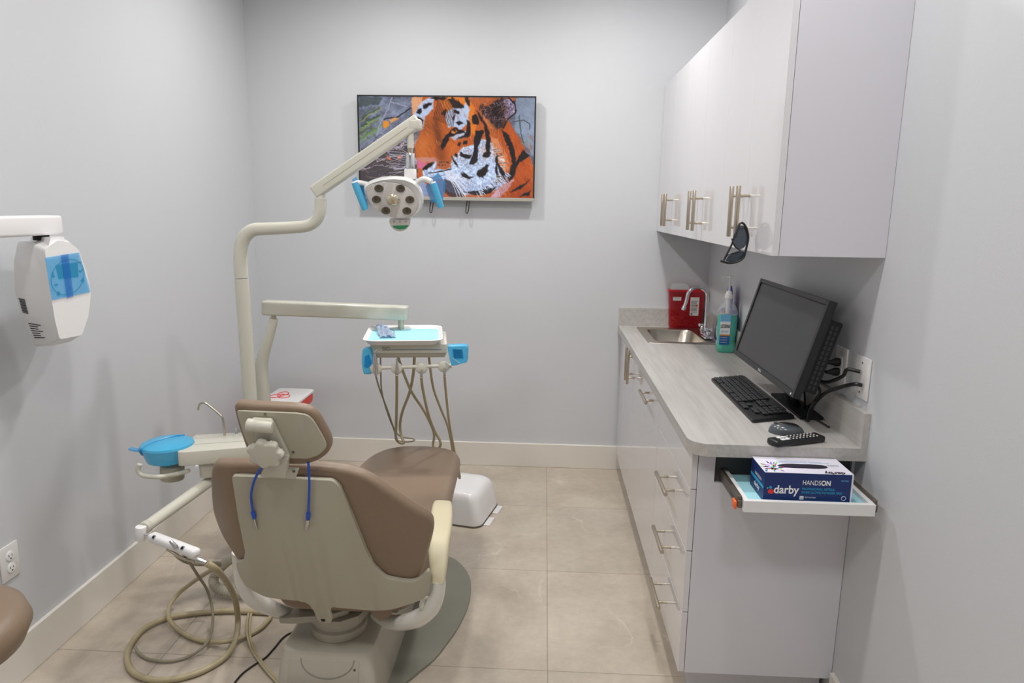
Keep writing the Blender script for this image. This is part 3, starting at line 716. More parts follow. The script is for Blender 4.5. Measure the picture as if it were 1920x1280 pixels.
MB().cyl(pc, pc-Vector((.0008, 0, 0)), .014, seg=24).build('sticker', 'gold', hm, label='round orange sticker')
MB().cyl(pc-Vector((.0009, 0, 0)), pc-Vector((.0014, 0, 0)), .009, seg=24).build('sticker_centre', 'redink', hm)

# ------------------------------------------------------------------ mouthwash bottle
bt = thing('mouthwash_bottle', 'clear mouthwash bottle of green liquid with white pump on the counter', 'bottle', (.915, 3.45, z))
bx, by = .906, 3.45
KZ = 1.2
def brng(hx, hy, zz): return rrect(bx-hx*1.06, bx+hx*1.06, by-hy, by+hy, min(hx, hy)*.75, z+zz*KZ)
MB().loft([brng(.034, .03, .0008), brng(.041, .036, .008), brng(.043, .038, .03), brng(.039, .035, .05), brng(.043, .038, .075), brng(.043, .038, .145), brng(.040, .036, .156)]).build('liquid', 'liquid', bt, ang=50)
MB().loft([brng(.044, .039, .157), brng(.043, .038, .17), brng(.034, .03, .19), brng(.018, .018, .205), brng(.016, .016, .222)]).build('shoulder', 'clear', bt, ang=50)
MB().lathe((bx, by, z+.2222*KZ), (0, 0, 1), [(0, 0), (.019, 0), (.02, .002), (.02, .018), (.016, .02), (.014, .034), (.008, .036), (.006, .038), (0, .038)], 28).build('collar', 'white', bt)
MB().cyl((bx, by, z+.2222*KZ+.0382), (bx, by, z+.333*1.1), .0048, seg=14).build('pump_stem', 'white', bt)
MB().lathe((bx, by, z+.333*1.1+.0002), (0, 0, 1), [(0, 0), (.01, 0), (.016, .006), (.017, .010), (0, .012)], 24).tube([(bx-.004, by, z+.372), (bx-.03, by, z+.374), (bx-.042, by, z+.362)], [.006, .005, .0045], 10, n=4).build('pump_head', 'white', bt)
MB().cyl((bx-.002, by-.0, z+.192), (bx-.002, by, z+.2666), .010, seg=14).build('dip_tube', 'white', bt)
# label wraps the camera side
def lab(x0, x1, z0, z1, m, nm, off=.0015):
    MB().box(bx+x0-.006, bx+x1-.006, by-.0405-off, by-.040-off+.0012, z+z0*KZ, z+z1*KZ).build(nm, m, bt, smooth=False)
lab(-.036, .012, .035, .160, 'lbllight', 'label_top'); lab(-.036, .012, .078, .131, 'wink', 'label_white', .0024); lab(-.036, .012, .036, .0775, 'lblblue', 'label_blue', .0024)
lab(-.036, .012, .072, .0775, 'gold', 'label_band', .0030)
text('LISTERINE', (bx-.040, by-.0432, z+.126), (1, 0, 0), (0, 0, 1), .024, 'ink', bt, width=.044, bold=.02)
text('COOL MINT', (bx-.038, by-.0432, z+.104), (1, 0, 0), (0, 0, 1), .013, 'cyan', bt, width=.036)
for k in range(3): text('ANTISEPTIC', (bx-.038, by-.0432, z+.052+k*.012), (1, 0, 0), (0, 0, 1), .007, 'wink', bt, width=.034)

# ------------------------------------------------------------------ monitor
yaw, tilt = .008, .269
a_ = Vector((math.sin(yaw), -math.cos(yaw), 0)); n_ = a_.cross(Vector((0, 0, 1))).normalized()
b_ = math.cos(tilt)*Vector((0, 0, 1))-math.sin(tilt)*n_; nn = a_.cross(b_).normalized()   # nn = screen normal
if nn.x > 0: nn = -nn
mc = Vector((.828, 2.491, 1.185))
mo = thing('computer_monitor', 'black flat monitor tilted back on the counter with a dark screen', 'monitor', (.85, 2.49, z))
MB().obox(mc-nn*.011, a_, b_, nn, .34, .16, .011, .003, 2).build('housing', 'black', mo, ang=30)
fm = MB()
fm.obox(mc+a_*.331+nn*.002, a_, b_, nn, .009, .16, .003, .001, 1); fm.obox(mc-a_*.331+nn*.002, a_, b_, nn, .009, .16, .003, .001, 1)
fm.obox(mc+b_*.1525+nn*.002, a_, b_, nn, .322, .0075, .003, .001, 1); fm.obox(mc-b_*.150+nn*.002, a_, b_, nn, .322, .010, .003, .001, 1)
fm.build('bezel', 'black', mo, smooth=False)
MB().obox(mc+nn*.0008, a_, b_, nn, .322, .141, .0006).build('screen', 'screen', mo, smooth=False)
text('DELL', mc-b_*.1545-a_*.018+nn*.0052, a_, b_, .011, 'wink', mo, width=.034, bold=.01)
bt_ = MB()
for k in range(4): bt_.obox(mc-b_*.151+a_*(.22+.022*k)+nn*.0055, a_, b_, nn, .003, .0015, .0006)
bt_.build('buttons', 'keyg', mo, smooth=False)
MB().obox(mc-b_*.151+a_*.318+nn*.0055, a_, b_, nn, .003, .003, .0006).build('power_button', 'wink', mo, smooth=False)
MB().obox(Vector((.868, 2.46, 1.02)), (0, 1, 0), (-.40, 0, 1), (1, 0, .40), .045, .100, .010, .004, 2).build('stand_neck', 'black', mo)
MB().box(.872, .952, 2.31, 2.62, z+.0006, z+.012, .005, 2).build('stand_foot', 'blackm', mo)
pc_ = thing('mini_computer', 'small black vented computer mounted behind the monitor', 'computer', (.9, 2.4, 1.05))
pcc = mc-nn*.046+a_*.235+b_*(-.015)
MB().obox(pcc, a_, b_, nn, .09, .118, .022, .003, 1).build('case', 'blackm', pc_, smooth=False)
vm = MB()
for i in range(13):
    for j in range(2): vm.obox(pcc+a_*.0905+b_*(-.10+.0165*i)+nn*(-.007+.014*j), a_, b_, nn, .0006, .006, .004)
vm.build('vent_slots', 'key', pc_, smooth=False)

# keyboard
kb = thing('keyboard', 'black full-size keyboard on the counter in front of the monitor', 'keyboard', (.775, 2.58, z))
K0 = at(1333, 708, 'z', z+.012); K1 = at(1396, 703, 'z', z+.012); K2 = at(1491, 779, 'z', z+.012); K3 = at(1411, 787, 'z', z+.012)
MB().prism(rnd([K0-Vector((0, 0, .0112)), K1-Vector((0, 0, .0112)), K2-Vector((0, 0, .0112)), K3-Vector((0, 0, .0112))], .012), (0, 0, .0105), .003, 2).build('body', 'black', kb)
kx = (K3-K0); ky = (K1-K0)   # kx along the length (towards the camera), ky towards the wall
kmesh = {}
def key(u0, u1, v0, v1, first=[None]):
    c0 = K0+kx*((u0+u1)/2)+ky*((v0+v1)/2)*(1)
    hw = kx.length*(u1-u0)/2*.86; hh = ky.length*(v1-v0)/2*.82
    tag = (round(hw, 3), round(hh, 3))
    if tag not in kmesh:
        m = MB().obox((0, 0, .0032), kx, Vector((0, 0, 1)).cross(kx), (0, 0, 1), hw, hh, .003, .0016, 1)
        me = bpy.data.meshes.new('key')
        m.bm.to_mesh(me); m.bm.free(); me.materials.append(MT['key']); kmesh[tag] = me
    o = bpy.data.objects.new('key', kmesh[tag]); COL.objects.link(o); o.parent = kb; o.location = c0+Vector((0, 0, .0004-.0+.0))-ROOT[kb.name]
rows = [(.90, 15), (.755, 15), (.61, 14), (.465, 13), (.32, 12)]
for v, n in rows:
    for i in range(n): key(.03+.62*i/n, .03+.62*(i+1)/n, v-.13, v)
for u0, u1 in ((.03, .11), (.11, .19), (.19, .46), (.46, .55), (.55, .65)): key(u0, u1, .05, .18)
for r_ in range(2):
    for i in range(3): key(.67+.04*i, .71+.04*i, .63-.145*r_, .76-.145*r_)
for i in range(3): key(.67+.04*i, .71+.04*i, .05, .18)
key(.71, .75, .19, .32)
for v in (.77, .625, .48, .335, .19):
    for i in range(3 if v > .2 else 2): key(.81+.045*i, .855+.045*i, v-.0, v+.13)
text('logitech', K2-kx.normalized()*.07-ky.normalized()*.012, kx, ky, .009, 'wink', kb, width=.035)

# mouse and remote
ms = thing('computer_mouse', 'grey and black computer mouse beside the remote', 'mouse', (.785, 2.2, z))
mcx = at(1472, 806, 'z', z+.01); mcx.z = z
md = Vector((.9, -.25, 0)).normalized()
def dome(o, L, W, Hh, m, nm, par, z0=.0008, fr=0):
    b = MB(); rings = []
    for k in range(7):
        t = k/6; s_ = math.cos(t*PI/2*.96)**.6; rings.append([(o.x+md.x*L*s_*math.cos(a)*(1+.08*math.cos(a))-md.y*W*s_*math.sin(a), o.y+md.y*L*s_*math.cos(a)+md.x*W*s_*math.sin(a), z+z0+Hh*math.sin(t*PI/2)) for a in [2*PI*i/28 for i in range(28)]])
    b.loft(rings); return b.build(nm, m, par, ang=70)
dome(mcx, .054, .034, .03, 'mouse', 'shell', ms)
dome(mcx+md*.004, .045, .022, .0335, 'black', 'top_cover', ms, z0=.001)
MB().cyl(mcx-md*.030+Vector((-.004, -.0, .031)), mcx-md*.030+Vector((.004, 0, .031)), .006, seg=14).build('scroll_wheel', 'keyg', ms)
rm = thing('remote_control', 'black television remote lying on the counter beside the mouse', 'remote control', (.78, 2.08, z))
ra, rb = at(1447, 829, 'z', z+.012), at(1538, 818, 'z', z+.012)
rd = (rb-ra); rd.z = 0; rl = rd.length; rd.normalize(); rn = Vector((-rd.y, rd.x, 0)); rc = (ra+rb)/2; rc.z = z+.0108
MB().obox(rc, rd, rn, (0, 0, 1), rl/2, .024, .0095, .006, 3).build('body', 'black', rm)
rb_ = MB(); rw = MB()
for i in range(9):
    for j in range(3):
        p = rc+rd*(-rl*.20+i*rl*.07)+rn*((j-1)*.013)+Vector((0, 0, .0101)); rb_.obox(p, rd, rn, (0, 0, 1), .0022, .0022, .0009)
for i, j in ((0, -1), (0, 1), (1, -1), (1, 1)): rw.obox(rc+rd*(-rl*.32+i*.018)+rn*(j*.009)+Vector((0, 0, .0101)), rd, rn, (0, 0, 1), .007, .006, .0009)
rb_.build('buttons', 'label', rm, smooth=False); rw.build('shortcut_buttons', 'redink' if False else 'wink', rm, smooth=False)

# wall plates and cables
def plate(y, zc, w, h, label, duplex=False):
    t = thing('wall_plate' if not duplex else 'power_outlet', label, 'wall plate' if not duplex else 'power outlet', (XR, y, zc-h/2))
    MB().box(XR-.007, XR-.0004, y-w/2, y+w/2, zc-h/2, zc+h/2, .003, 2).build('cover_plate', 'whited', t)
    return t
p1 = plate(2.262, 1.112, .086, .128, 'white duplex outlet behind the monitor with two black plugs', True)
MB().box(XR-.010, XR-.0072, 2.262-.02, 2.262+.02, 1.112-.035, 1.112+.035, .002, 2).build('socket_face', 'white', p1)
p2 = plate(2.106, 1.114, .094, .128, 'white cable plate nearest the camera with two black cables leaving it')
for dz in (-.045, .045): MB().cyl((XR-.0072, 2.106, 1.114+dz), (XR-.0085, 2.106, 1.114+dz), .003, seg=10).build('screw', 'keyg', p2)
for k, zz in enumerate((1.127, 1.095)):
    plg = thing('power_plug', 'black power plug in the %s socket behind the monitor' % ('upper' if k == 0 else 'lower'), 'plug', (.93, 2.262, zz), 'plugs in the outlet behind the monitor')
    MB().lathe((XR-.0105, 2.262, zz), (-1, -.25, .0), [(0, 0), (.013, 0), (.014, .012), (.009, .026), (.005, .044), (0, .046)], 16).build('plug_body', 'black', plg)
    MB().tube([(XR-.05, 2.252, zz), (XR-.075, 2.30, zz-.004), (.885, 2.36, zz-.05), (.905, 2.38, 1.0), (.925, 2.42, z+.008), (.93, 2.55, z+.007)], .0036, 8).build('cord', 'black', plg)
w1 = at(1613, 697, 'x', XR-.012); w2 = at(1616, 722, 'x', XR-.012)
cabs = [
    ('black cable from the upper port of the near wall plate to the monitor', [w1, w1+Vector((-.03, .02, .002)), at(1580, 705, 'x', .93), at(1553, 716, 'x', .91), at(1530, 714, 'x', .90), at(1512, 722, 'x', .89)]),
    ('black cable from the lower port of the near wall plate drooping to the counter', [w2, w2+Vector((-.02, .01, 0)), at(1575, 726, 'x', .935), at(1548, 736, 'x', .925), at(1530, 752, 'x', .915), at(1521, 766, 'x', .905), Vector((.885, 2.27, z+.01))]),
    ('short black cable looping down behind the screen corner', [at(1512, 722, 'x', .90), at(1530, 722, 'x', .905), at(1537, 735, 'x', .91), at(1527, 752, 'x', .912), at(1518, 760, 'x', .915), Vector((.93, 2.36, z+.008))]),
    ('thin black cable lying on the counter beneath the backsplash', [Vector((.885, 2.44, z+.006)), Vector((.905, 2.36, z+.006)), Vector((.925, 2.30, z+.005)), Vector((.935, 2.22, z+.005))]),
]
for i, (lb, pts) in enumerate(cabs):
    MB().tube(pts, (.0058, .0062, .005, .003)[i], 10).build('cable', 'black', label=lb, cat='cable')

# ------------------------------------------------------------------ pull-out tray and glove box
tr = thing('pull_out_tray', 'white shallow tray pulled out of the cabinet end on metal rails', 'drawer tray', (.755, 1.95, .77))
ty0, ty1, tx0, tx1 = 1.870, 2.103, .576, .938
tm = MB().box(tx0, tx1, ty0, ty0+.014, .771, .806, .001, 1); tm.box(tx0, tx0+.014, ty0+.014, ty1, .771, .806); tm.box(tx1-.014, tx1, ty0+.014, ty1, .771, .806); tm.box(tx0+.014, tx1-.014, ty0+.014, ty1, .785, .793)
tm.build('tray_body', 'white', tr, smooth=False)
MB().box(tx0+.016, tx1-.016, ty0+.016, ty1-.005, .7932, .7942).build('liner', 'teal', tr, smooth=False, label='pale teal liner sheet')
for x0, x1 in ((tx0-.0135, tx0-.0005), (tx1+.0005, tx1+.0135)):
    rl_ = MB().box(x0, x1, ty0+.02, ty1, .778, .812, .002, 1); rl_.box(x0, x1, ty0+.014, ty0+.03, .776, .800, .004, 2)
    r_ob = rl_.build('rail', 'rail', tr, smooth=False)
    xs = x0-.0006 if x0 < .7 else x1
    MB().box(xs, xs+.0006, 1.93, 1.965, .788, .796).build('rail_slot', 'gap', r_ob, smooth=False)
MB().box(tx0-.021, tx0-.0138, ty0+.018, ty0+.048, .770, .795, .003, 2).build('release_clip', 'orange', tr, label='orange release clip')
gb = thing('glove_box', 'blue and white box of nitrile exam gloves in the pull-out tray', 'box', (.755, 1.94, .795))
gx0, gx1, gy0, gy1, gz0, gz1 = .636, .882, 1.90, 2.026, .7945, .880
gz1 = .880
MB().box(gx0, gx1, gy0, gy1, gz0, gz1).build('carton', 'navy', gb, smooth=False)
MB().box(gx0, gx1, gy0, gy1, gz1+.0002, gz1+.0012).build('top_panel', 'bwhite', gb, smooth=False, label='white top panel')
MB().box(gx1-.004, gx1+.0005, gy0-.0005, gy0+.004, gz0, gz1).build('carton_edge', 'bwhite', gb, smooth=False)
# peanut shaped opening
pn = []
for k in range(48):
    a = 2*PI*k/48; rr_ = .026*(1+.0*math.cos(2*a)); u = .055*math.cos(a); pn.append((.762+.068*math.cos(a), 1.955+(.016+.008*abs(math.cos(a))**1.2)*math.sin(a)*(1 if abs(math.cos(a)) < .98 else .9), gz1+.0014))
MB().prism(pn, (0, 0, .0005)).build('opening', 'dkink', gb, smooth=False, label='dark peanut-shaped opening')
fy_ = gy0-.0004
X3, Z3, Y3 = (1, 0, 0), (0, 0, 1), (0, 1, 0)
text('darby', (.664, fy_, .820), X3, Z3, .034, 'wink', gb, width=.070, bold=.02)
text('HANDS', (.742, fy_, .847), X3, Z3, .020, 'wink', gb, width=.050)
text('ON', (.794, fy_, .847), X3, Z3, .020, 'wink', gb, width=.026, bold=.035)
text('PROFESSIONAL NITRILE', (.742, fy_, .832), X3, Z3, .0095, 'cyan', gb, width=.090, bold=.01)
text('EXAM GLOVES POWDER FREE', (.742, fy_, .8215), X3, Z3, .0095, 'cyan', gb, width=.112, bold=.01)
text('200 GLOVES', (.752, fy_, .808), X3, Z3, .006, 'wink', gb, width=.03)
MB().box(.738, .749, fy_-.0006, fy_, .803, .813).build('size_mark', 'wink', gb, smooth=False)
text('XL', (.740, fy_-.0006, .8055), X3, Z3, .007, 'ink', gb, width=.007)
text('8277850', (.849, fy_, .860), X3, Z3, .006, 'lbllight', gb, width=.020)
MB().tube([(.860+.006*math.cos(a), fy_-.0005, .810+.006*math.sin(a)) for a in [2*PI*k/12 for k in range(12)]], .0006, 5, n=2, closed=True).build('round_mark', 'wink', gb)
dg = MB()
MB().lathe((.657, fy_+.0003, .824), (0, -1, 0), [(0, 0), (.007, 0), (.007, .0005), (0, .0005)], 16, sx=1.3, sy=1).build('logo_red_petal', 'redink', gb)
MB().lathe((.655, fy_+.0003, .836), (0, -1, 0), [(0, 0), (.004, 0), (.004, .0005), (0, .0005)], 12).build('logo_blue_petal', 'cyan', gb)
MB().lathe((.647, fy_+.0003, .834), (0, -1, 0), [(0, 0), (.002, 0), (.002, .0005), (0, .0005)], 12).build('logo_yellow_dot', 'yel', gb)
tz = gz1+.0016
text('darby', (.862, 1.915, tz), (-1, 0, 0), (0, -1, 0), .026, 'dkink', gb, width=.058, bold=.02)
text('HANDSON', (.866, 1.968, tz), (-1, 0, 0), (0, -1, 0), .009, 'dkink', gb, width=.034)
text('PROFESSIONAL NITRILE EXAM GLOVES', (.845, 1.985, tz), (-1, 0, 0), (0, -1, 0), .007, 'cyan', gb, width=.15)
text('POWDER FREE NON STERILE', (.825, 1.993, tz), (-1, 0, 0), (0, -1, 0), .006, 'cyan', gb, width=.12)
r5 = random.Random(9)
for nm, m in (('blue_confetti', 'cyan'), ('navy_confetti', 'navy'), ('violet_confetti', 'pink'), ('lime_confetti', 'yel'), ('red_confetti', 'redink')):
    b = MB()
    for k in range(13):
        a = r5.uniform(0, 2*PI); d0 = r5.uniform(.008, .05); cx_, cy_ = .672+d0*math.cos(a)*.8, 1.935+d0*math.sin(a)*.9
        if not (gx0+.006 < cx_ < gx1 and gy0+.006 < cy_ < gy1-.02): continue
        dr = Vector((math.cos(a), math.sin(a), 0)); L = r5.uniform(.003, .007)
        b.obox((cx_, cy_, tz), dr, Vector((0, 0, 1)).cross(dr), (0, 0, 1), L, .0018, .0003, .0)
    if len(b.bm.verts): b.build(nm, m, gb, smooth=False)
xl_ = gx0-.0004
text('darby', (xl_, 1.985, .812), (0, -1, 0), Z3, .02, 'wink', gb, width=.05, bold=.02)
text('HANDSON', (xl_, 1.985, .845), (0, -1, 0), Z3, .014, 'wink', gb, width=.06)
MB().box(xl_-.0003, xl_+.0003, gy0+.002, gy1-.002, .830, .838).build('side_band', 'cyan', gb, smooth=False)

# ------------------------------------------------------------------ sunglasses on the handle
sg = thing('sunglasses', 'dark tinted wraparound glasses hanging from the nearest upper cabinet handle', 'sunglasses', (.612, 2.30, 1.37))
def onz(x, y, Y=2.285): return at(x, y, 'y', Y)
l1 = [onz(x, y, 2.262) for x, y in px_rnd([(1385, 422), (1394, 423), (1400, 437), (1399, 452), (1395, 463), (1386, 468), (1378, 461), (1374, 448)], 5)]
l2 = [onz(x, y, 2.262) for x, y in px_rnd([(1392, 470), (1395, 478), (1387, 488), (1371, 492), (1360, 489), (1366, 479), (1378, 473)], 4)]
MB().prism(l1, (.004, .002, 0), .0004, 1).build('lens', 'shade', sg); MB().prism(l2, (.004, .002, 0), .0004, 1).build('lens', 'shade', sg)
MB().tube([onz(1384, 424, 2.258), onz(1389, 418, 2.258), onz(1395, 420, 2.258), onz(1401, 432, 2.258), onz(1403, 447, 2.258), onz(1400, 462, 2.258), onz(1397, 474, 2.258), onz(1393, 484, 2.258), onz(1381, 491, 2.258), onz(1366, 493, 2.258), onz(1351, 489, 2.258)], .0036, 8).build('frame_rim', 'black', sg)
MB().tube([onz(1372, 447, 2.258), onz(1378, 462, 2.258), onz(1388, 470, 2.258), onz(1378, 473, 2.258), onz(1364, 478, 2.258), onz(1358, 488, 2.258)], .0022, 8).build('nose_bridge', 'black', sg)
MB().tube([onz(1384, 424, 2.258), onz(1378, 440, 2.25), onz(1372, 458, 2.25), onz(1364, 474, 2.25), onz(1357, 488, 2.25)], .003, 8).build('temple', 'black', sg)

# ------------------------------------------------------------------ dental chair
ch = thing('dental_chair', 'taupe upholstered dental chair with grey beige shell, seen from behind', 'dental chair', (-.6, 2.3, 0))
bd = Vector((0, .18, -.485)).normalized(); bn = Vector((0, -.485, -.18)).normalized(); bp0 = Vector((-.6, 1.70, .915))
def ob(x, y, off=0): return onp(x, y, bp0+bn*off, bn)
cush = [(400, 866), (390, 880), (386, 925), (385, 968), (402, 1008), (446, 1056), (470, 1090), (520, 1118), (640, 1125), (740, 1118), (782, 1090), (797, 1052), (806, 1020), (811, 996), (806, 976), (782, 957), (742, 925), (700, 893), (662, 876), (600, 869), (520, 865), (450, 863)]
poly = [ob(x, y, -.018)+bn*.018 for x, y in px_rnd(cush, 16)]
cuts = [(Vector((x, 0, 0)), Vector((1, 0, 0))) for x in [-.92+.016*k for k in range(42)]]
def bend(v):
    d = abs(v.x+.60)-.17
    if d > 0: v = v+Vector((0, .30*d*d/.14, 0))
    return v
MB().pillow(poly, -bn*.040, .014, 4, cuts, bend).build('backrest', 'leather', ch, ang=60)
shellp = [(437, 888), (444, 886), (626, 894), (640, 906), (662, 960), (690, 1030), (704, 1056), (725, 1076), (770, 1087), (786, 1085), (800, 1072), (804, 1076), (805, 1108), (796, 1123), (770, 1127), (740, 1134), (712, 1138), (640, 1132), (624, 1131), (620, 1140), (626, 1158), (614, 1163), (598, 1158), (592, 1140), (580, 1124), (560, 1119), (500, 1113), (458, 1098), (444, 1078), (438, 1055), (456, 1050), (461, 1030), (448, 960)]
def bend2(v):
    d = abs(v.x+.60)-.17
    return v+Vector((0, .30*d*d/.14, 0)) if d > 0 else v
sh = MB().prism([ob(x, y, .001) for x, y in px_rnd(shellp, 7)], bn*.014, .004, 3, cuts, bend2).build('back_shell', 'shell', ch, ang=60)
lat = MB().obox(ob(609, 1156, .0)+Vector((0, -.014, .0)), (1, 0, 0), bd, bn, .006, .005, .004, .001, 1).build('latch', 'black', sh)

# headrest
hn = Vector((0, -.95, -.30)).normalized(); hp0 = Vector((-.65, 1.63, 1.06))
def oh(x, y, off=0): return onp(x, y, hp0+hn*off, hn)
hc = [(437, 760), (443, 752), (480, 754), (560, 758), (582, 762), (596, 774), (616, 812), (623, 832), (616, 848), (598, 860), (575, 867), (520, 866), (478, 858), (462, 838), (446, 795)]
hcuts = [(Vector((x, 0, 0)), Vector((1, 0, 0))) for x in [-.80+.015*k for k in range(24)]]
def bendh(v):
    d = abs(v.x+.64)-.06
    return v+Vector((0, .35*d*d/.12, 0)) if d > 0 else v
hd = MB().pillow([oh(x, y, -.014)+hn*.014 for x, y in px_rnd(hc, 8)], -hn*.032, .012, 4, hcuts, bendh, .005).build('headrest', 'leather', ch, ang=60)
hs = [(443, 770), (450, 768), (565, 773), (580, 777), (590, 790), (611, 829), (612, 838), (600, 851), (577, 858), (545, 856), (500, 853), (472, 845), (458, 815)]
MB().prism([oh(x, y, .001) for x, y in px_rnd(hs, 7)], hn*.006, .002, 2, hcuts, bendh).build('headrest_shell', 'shell', hd, ang=60)
def hh(x, y, off): return oh(x, y, off)
MB().prism([hh(x, y, .0075) for x, y in px_rnd([(474, 780), (512, 782), (545, 850), (543, 866), (500, 866), (485, 830)], 4)], hn*.012, .003, 2).build('mount_plate', 'hinge', hd)
c0, c1 = hh(470, 797, .03), hh(512, 801, .03)
MB().cyl(c0, c1, .0155, seg=28, bev=.003).build('hinge_barrel', 'hinge', hd)
MB().cyl(hh(463, 796, .03), hh(478, 798, .03), .0165, seg=28, bev=.003).build('hinge_cap', 'hinge', hd)
kn = []
kc = hh(501, 845, .035)
ux = Vector((1, 0, 0)); uy = (Vector((0, 0, 1))-hn*hn.z).normalized()
for k in range(96):
    a = 2*PI*k/96; rr_ = .052*(1+.10*math.cos(7*a)); kn.append(kc+ux*rr_*.82*math.cos(a)+uy*rr_*.72*math.sin(a))
MB().prism(kn, hn*.022, .006, 3).build('adjust_knob', 'hinge', hd, label='scalloped adjusting knob')
MB().prism([hh(x, y, .020) for x, y in px_rnd([(500, 850), (545, 850), (541, 885), (504, 882)], 4)], hn*.024, .004, 2).build('mount_bar', 'hinge', hd)
MB().prism([ob(x, y, .018) for x, y in px_rnd([(497, 872), (562, 876), (556, 893), (490, 888)], 3)], bn*.012, .003, 2).build('base_bracket', 'hinge', hd)
sc_ = MB()
for x, y in ((501, 879), (551, 883)): p = ob(x, y, .0305); sc_.cyl(p, p+bn*.002, .004, seg=12)
sc_.build('screws', 'rail', hd)
sp_ = MB()
for x, y in ((497, 776), (550, 847)): p = hh(x, y, .0075); sp_.cyl(p, p+hn*.002, .003, seg=12)
sp_.build('rear_screws', 'rail', hd)

# seat and leg rest
zs = .5
seat = [(-.80, 1.945), (-.42, 1.945), (-.365, 2.02), (-.345, 2.20), (-.345, 2.45), (-.352, 2.80), (-.358, 3.02), (-.39, 3.13), (-.47, 3.185), (-.565, 3.20), (-.665, 3.185), (-.745, 3.11), (-.785, 2.98), (-.80, 2.70), (-.83, 2.45), (-.85, 2.25), (-.84, 2.05)]
def sfn(v):
    # dished seat: the front of the seat rises slightly, the leg rest slopes gently down
    dz = 0
    if v.y < 2.3: dz -= .05*((2.3-v.y)/.35)
    if v.z < zs-.05 and v.y > 2.5: dz += .03*min(1, (v.y-2.5)/.4)
    if v.y > 2.6: dz += -.02*((v.y-2.6)/.5)**2
    return v+Vector((0, 0, dz))
MB().pillow(rnd([(x, y, zs-.10) for x, y in seat], .08, 6), (0, 0, .10), .035, 5, [(Vector((0, y, 0)), Vector((0, 1, 0))) for y in [2.05+.08*k for k in range(14)]], sfn).build('seat_cushion', 'leather', ch, ang=60)
MB().box(-.78, -.44, 2.02, 2.75, .315, .345, .01, 2).build('seat_frame', 'ped', ch)
MB().prism([at(x, y, 'y', 1.945) for x, y in [(692, 1139), (700, 1152), (712, 1164), (724, 1160), (734, 1152), (736, 1140)]], (0, .004, 0)).build('fabric_tab', 'leather', ch)

# arms
def arm(s, pad=True):
    if s > 0: pp = [(705, 1152, 2.10), (728, 1164, 2.03), (755, 1166, 1.97), (785, 1158, 1.93), (808, 1140, 1.905), (821, 1112, 1.89), (824, 1086, 1.882)]
    else: pp = [(560, 1150, 2.10), (532, 1146, 2.03), (500, 1136, 1.97), (474, 1118, 1.94), (458, 1095, 1.92), (450, 1065, 1.91), (446, 1035, 1.90)]
    MB().tube([at(x, y, 'y', Y) for x, y, Y in pp], [.020, .026, .031, .034, .030, .023, .0195], 24, flat=.8).build('arm_bracket', 'arml', ch)
    if pad:
        rings = []
        prof = [(822, 1086, 1.882, .0195, .018, (0, 1, .3)), (822.5, 1068, 1.892, .024, .021, (0, 1, .4)), (822.5, 1042, 1.92, .029, .025, (0, 1, -.4)), (822.5, 1018, 1.965, .034, .024, (0, .6, -1)), (825, 994, 2.04, .0375, .021, (0, .25, -1)),
                (828, 970, 2.13, .037, .018, (0, .1, -1)), (829.5, 950, 2.22, .034, .016, (0, 0, -1)), (830, 943, 2.26, .030, .011, (0, 0, -1))]
        for x, y, Y, w, h, yd in prof:
            c = at(x, y, 'y', Y); xd = Vector((1, 0, 0)); yd = Vector(yd).normalized()
            rings.append([c+xd*(w*math.copysign(abs(math.cos(t))**.6, math.cos(t)))+yd*(h*math.copysign(abs(math.sin(t))**.6, math.sin(t))) for t in [2*PI*k/28 for k in range(28)]])
        MB().loft(rings).build('armrest_pad', 'pad', ch, ang=55, label='cream armrest pad')
arm(1); arm(-1, False)
# pivot disc beside the right arm
MB().cyl((-.343, 1.905, .43), (-.329, 1.900, .43), .022, seg=24, bev=.003).build('pivot_disc', 'armcream', ch)

# lift column, discs and pedestal
MB().lathe((-.655, 2.085, .2165), (0, 0, 1), [(0, 0), (.088, 0), (.092, .006), (.092, .03), (.082, .036), (.082, .052), (0, .052)], 40).build('swivel_ring', 'ped', ch)
MB().lathe((-.655, 2.085, .269), (0, 0, 1), [(0, 0), (.088, 0), (.100, .004), (.100, .030), (0, .032)], 10).build('lift_plate', 'ped', ch, smooth=False)
MB().cyl((-.665, 2.22, .20), (-.665, 2.22, .318), .065, seg=32).build('lift_column', 'plate', ch)
MB().prism(rnd([(-.66, 1.99, .30), (-.60, 2.03, .30), (-.62, 2.10, .30), (-.72, 2.09, .295), (-.815, 2.02, .285), (-.825, 1.985, .285), (-.76, 1.985, .29)], .02), (0, 0, .022), .005, 2).build('release_lever', 'ped', ch)
ped = [rrect(-.825, -.495, 1.895, 2.75, .03, .0125), rrect(-.823, -.497, 1.90, 2.74, .03, .03), rrect(-.812, -.513, 1.955, 2.70, .028, .193), rrect(-.808, -.519, 1.963, 2.69, .028, .209), rrect(-.798, -.53, 1.975, 2.67, .026, .216)]
MB().loft(ped).build('pedestal', 'ped', ch, ang=30)
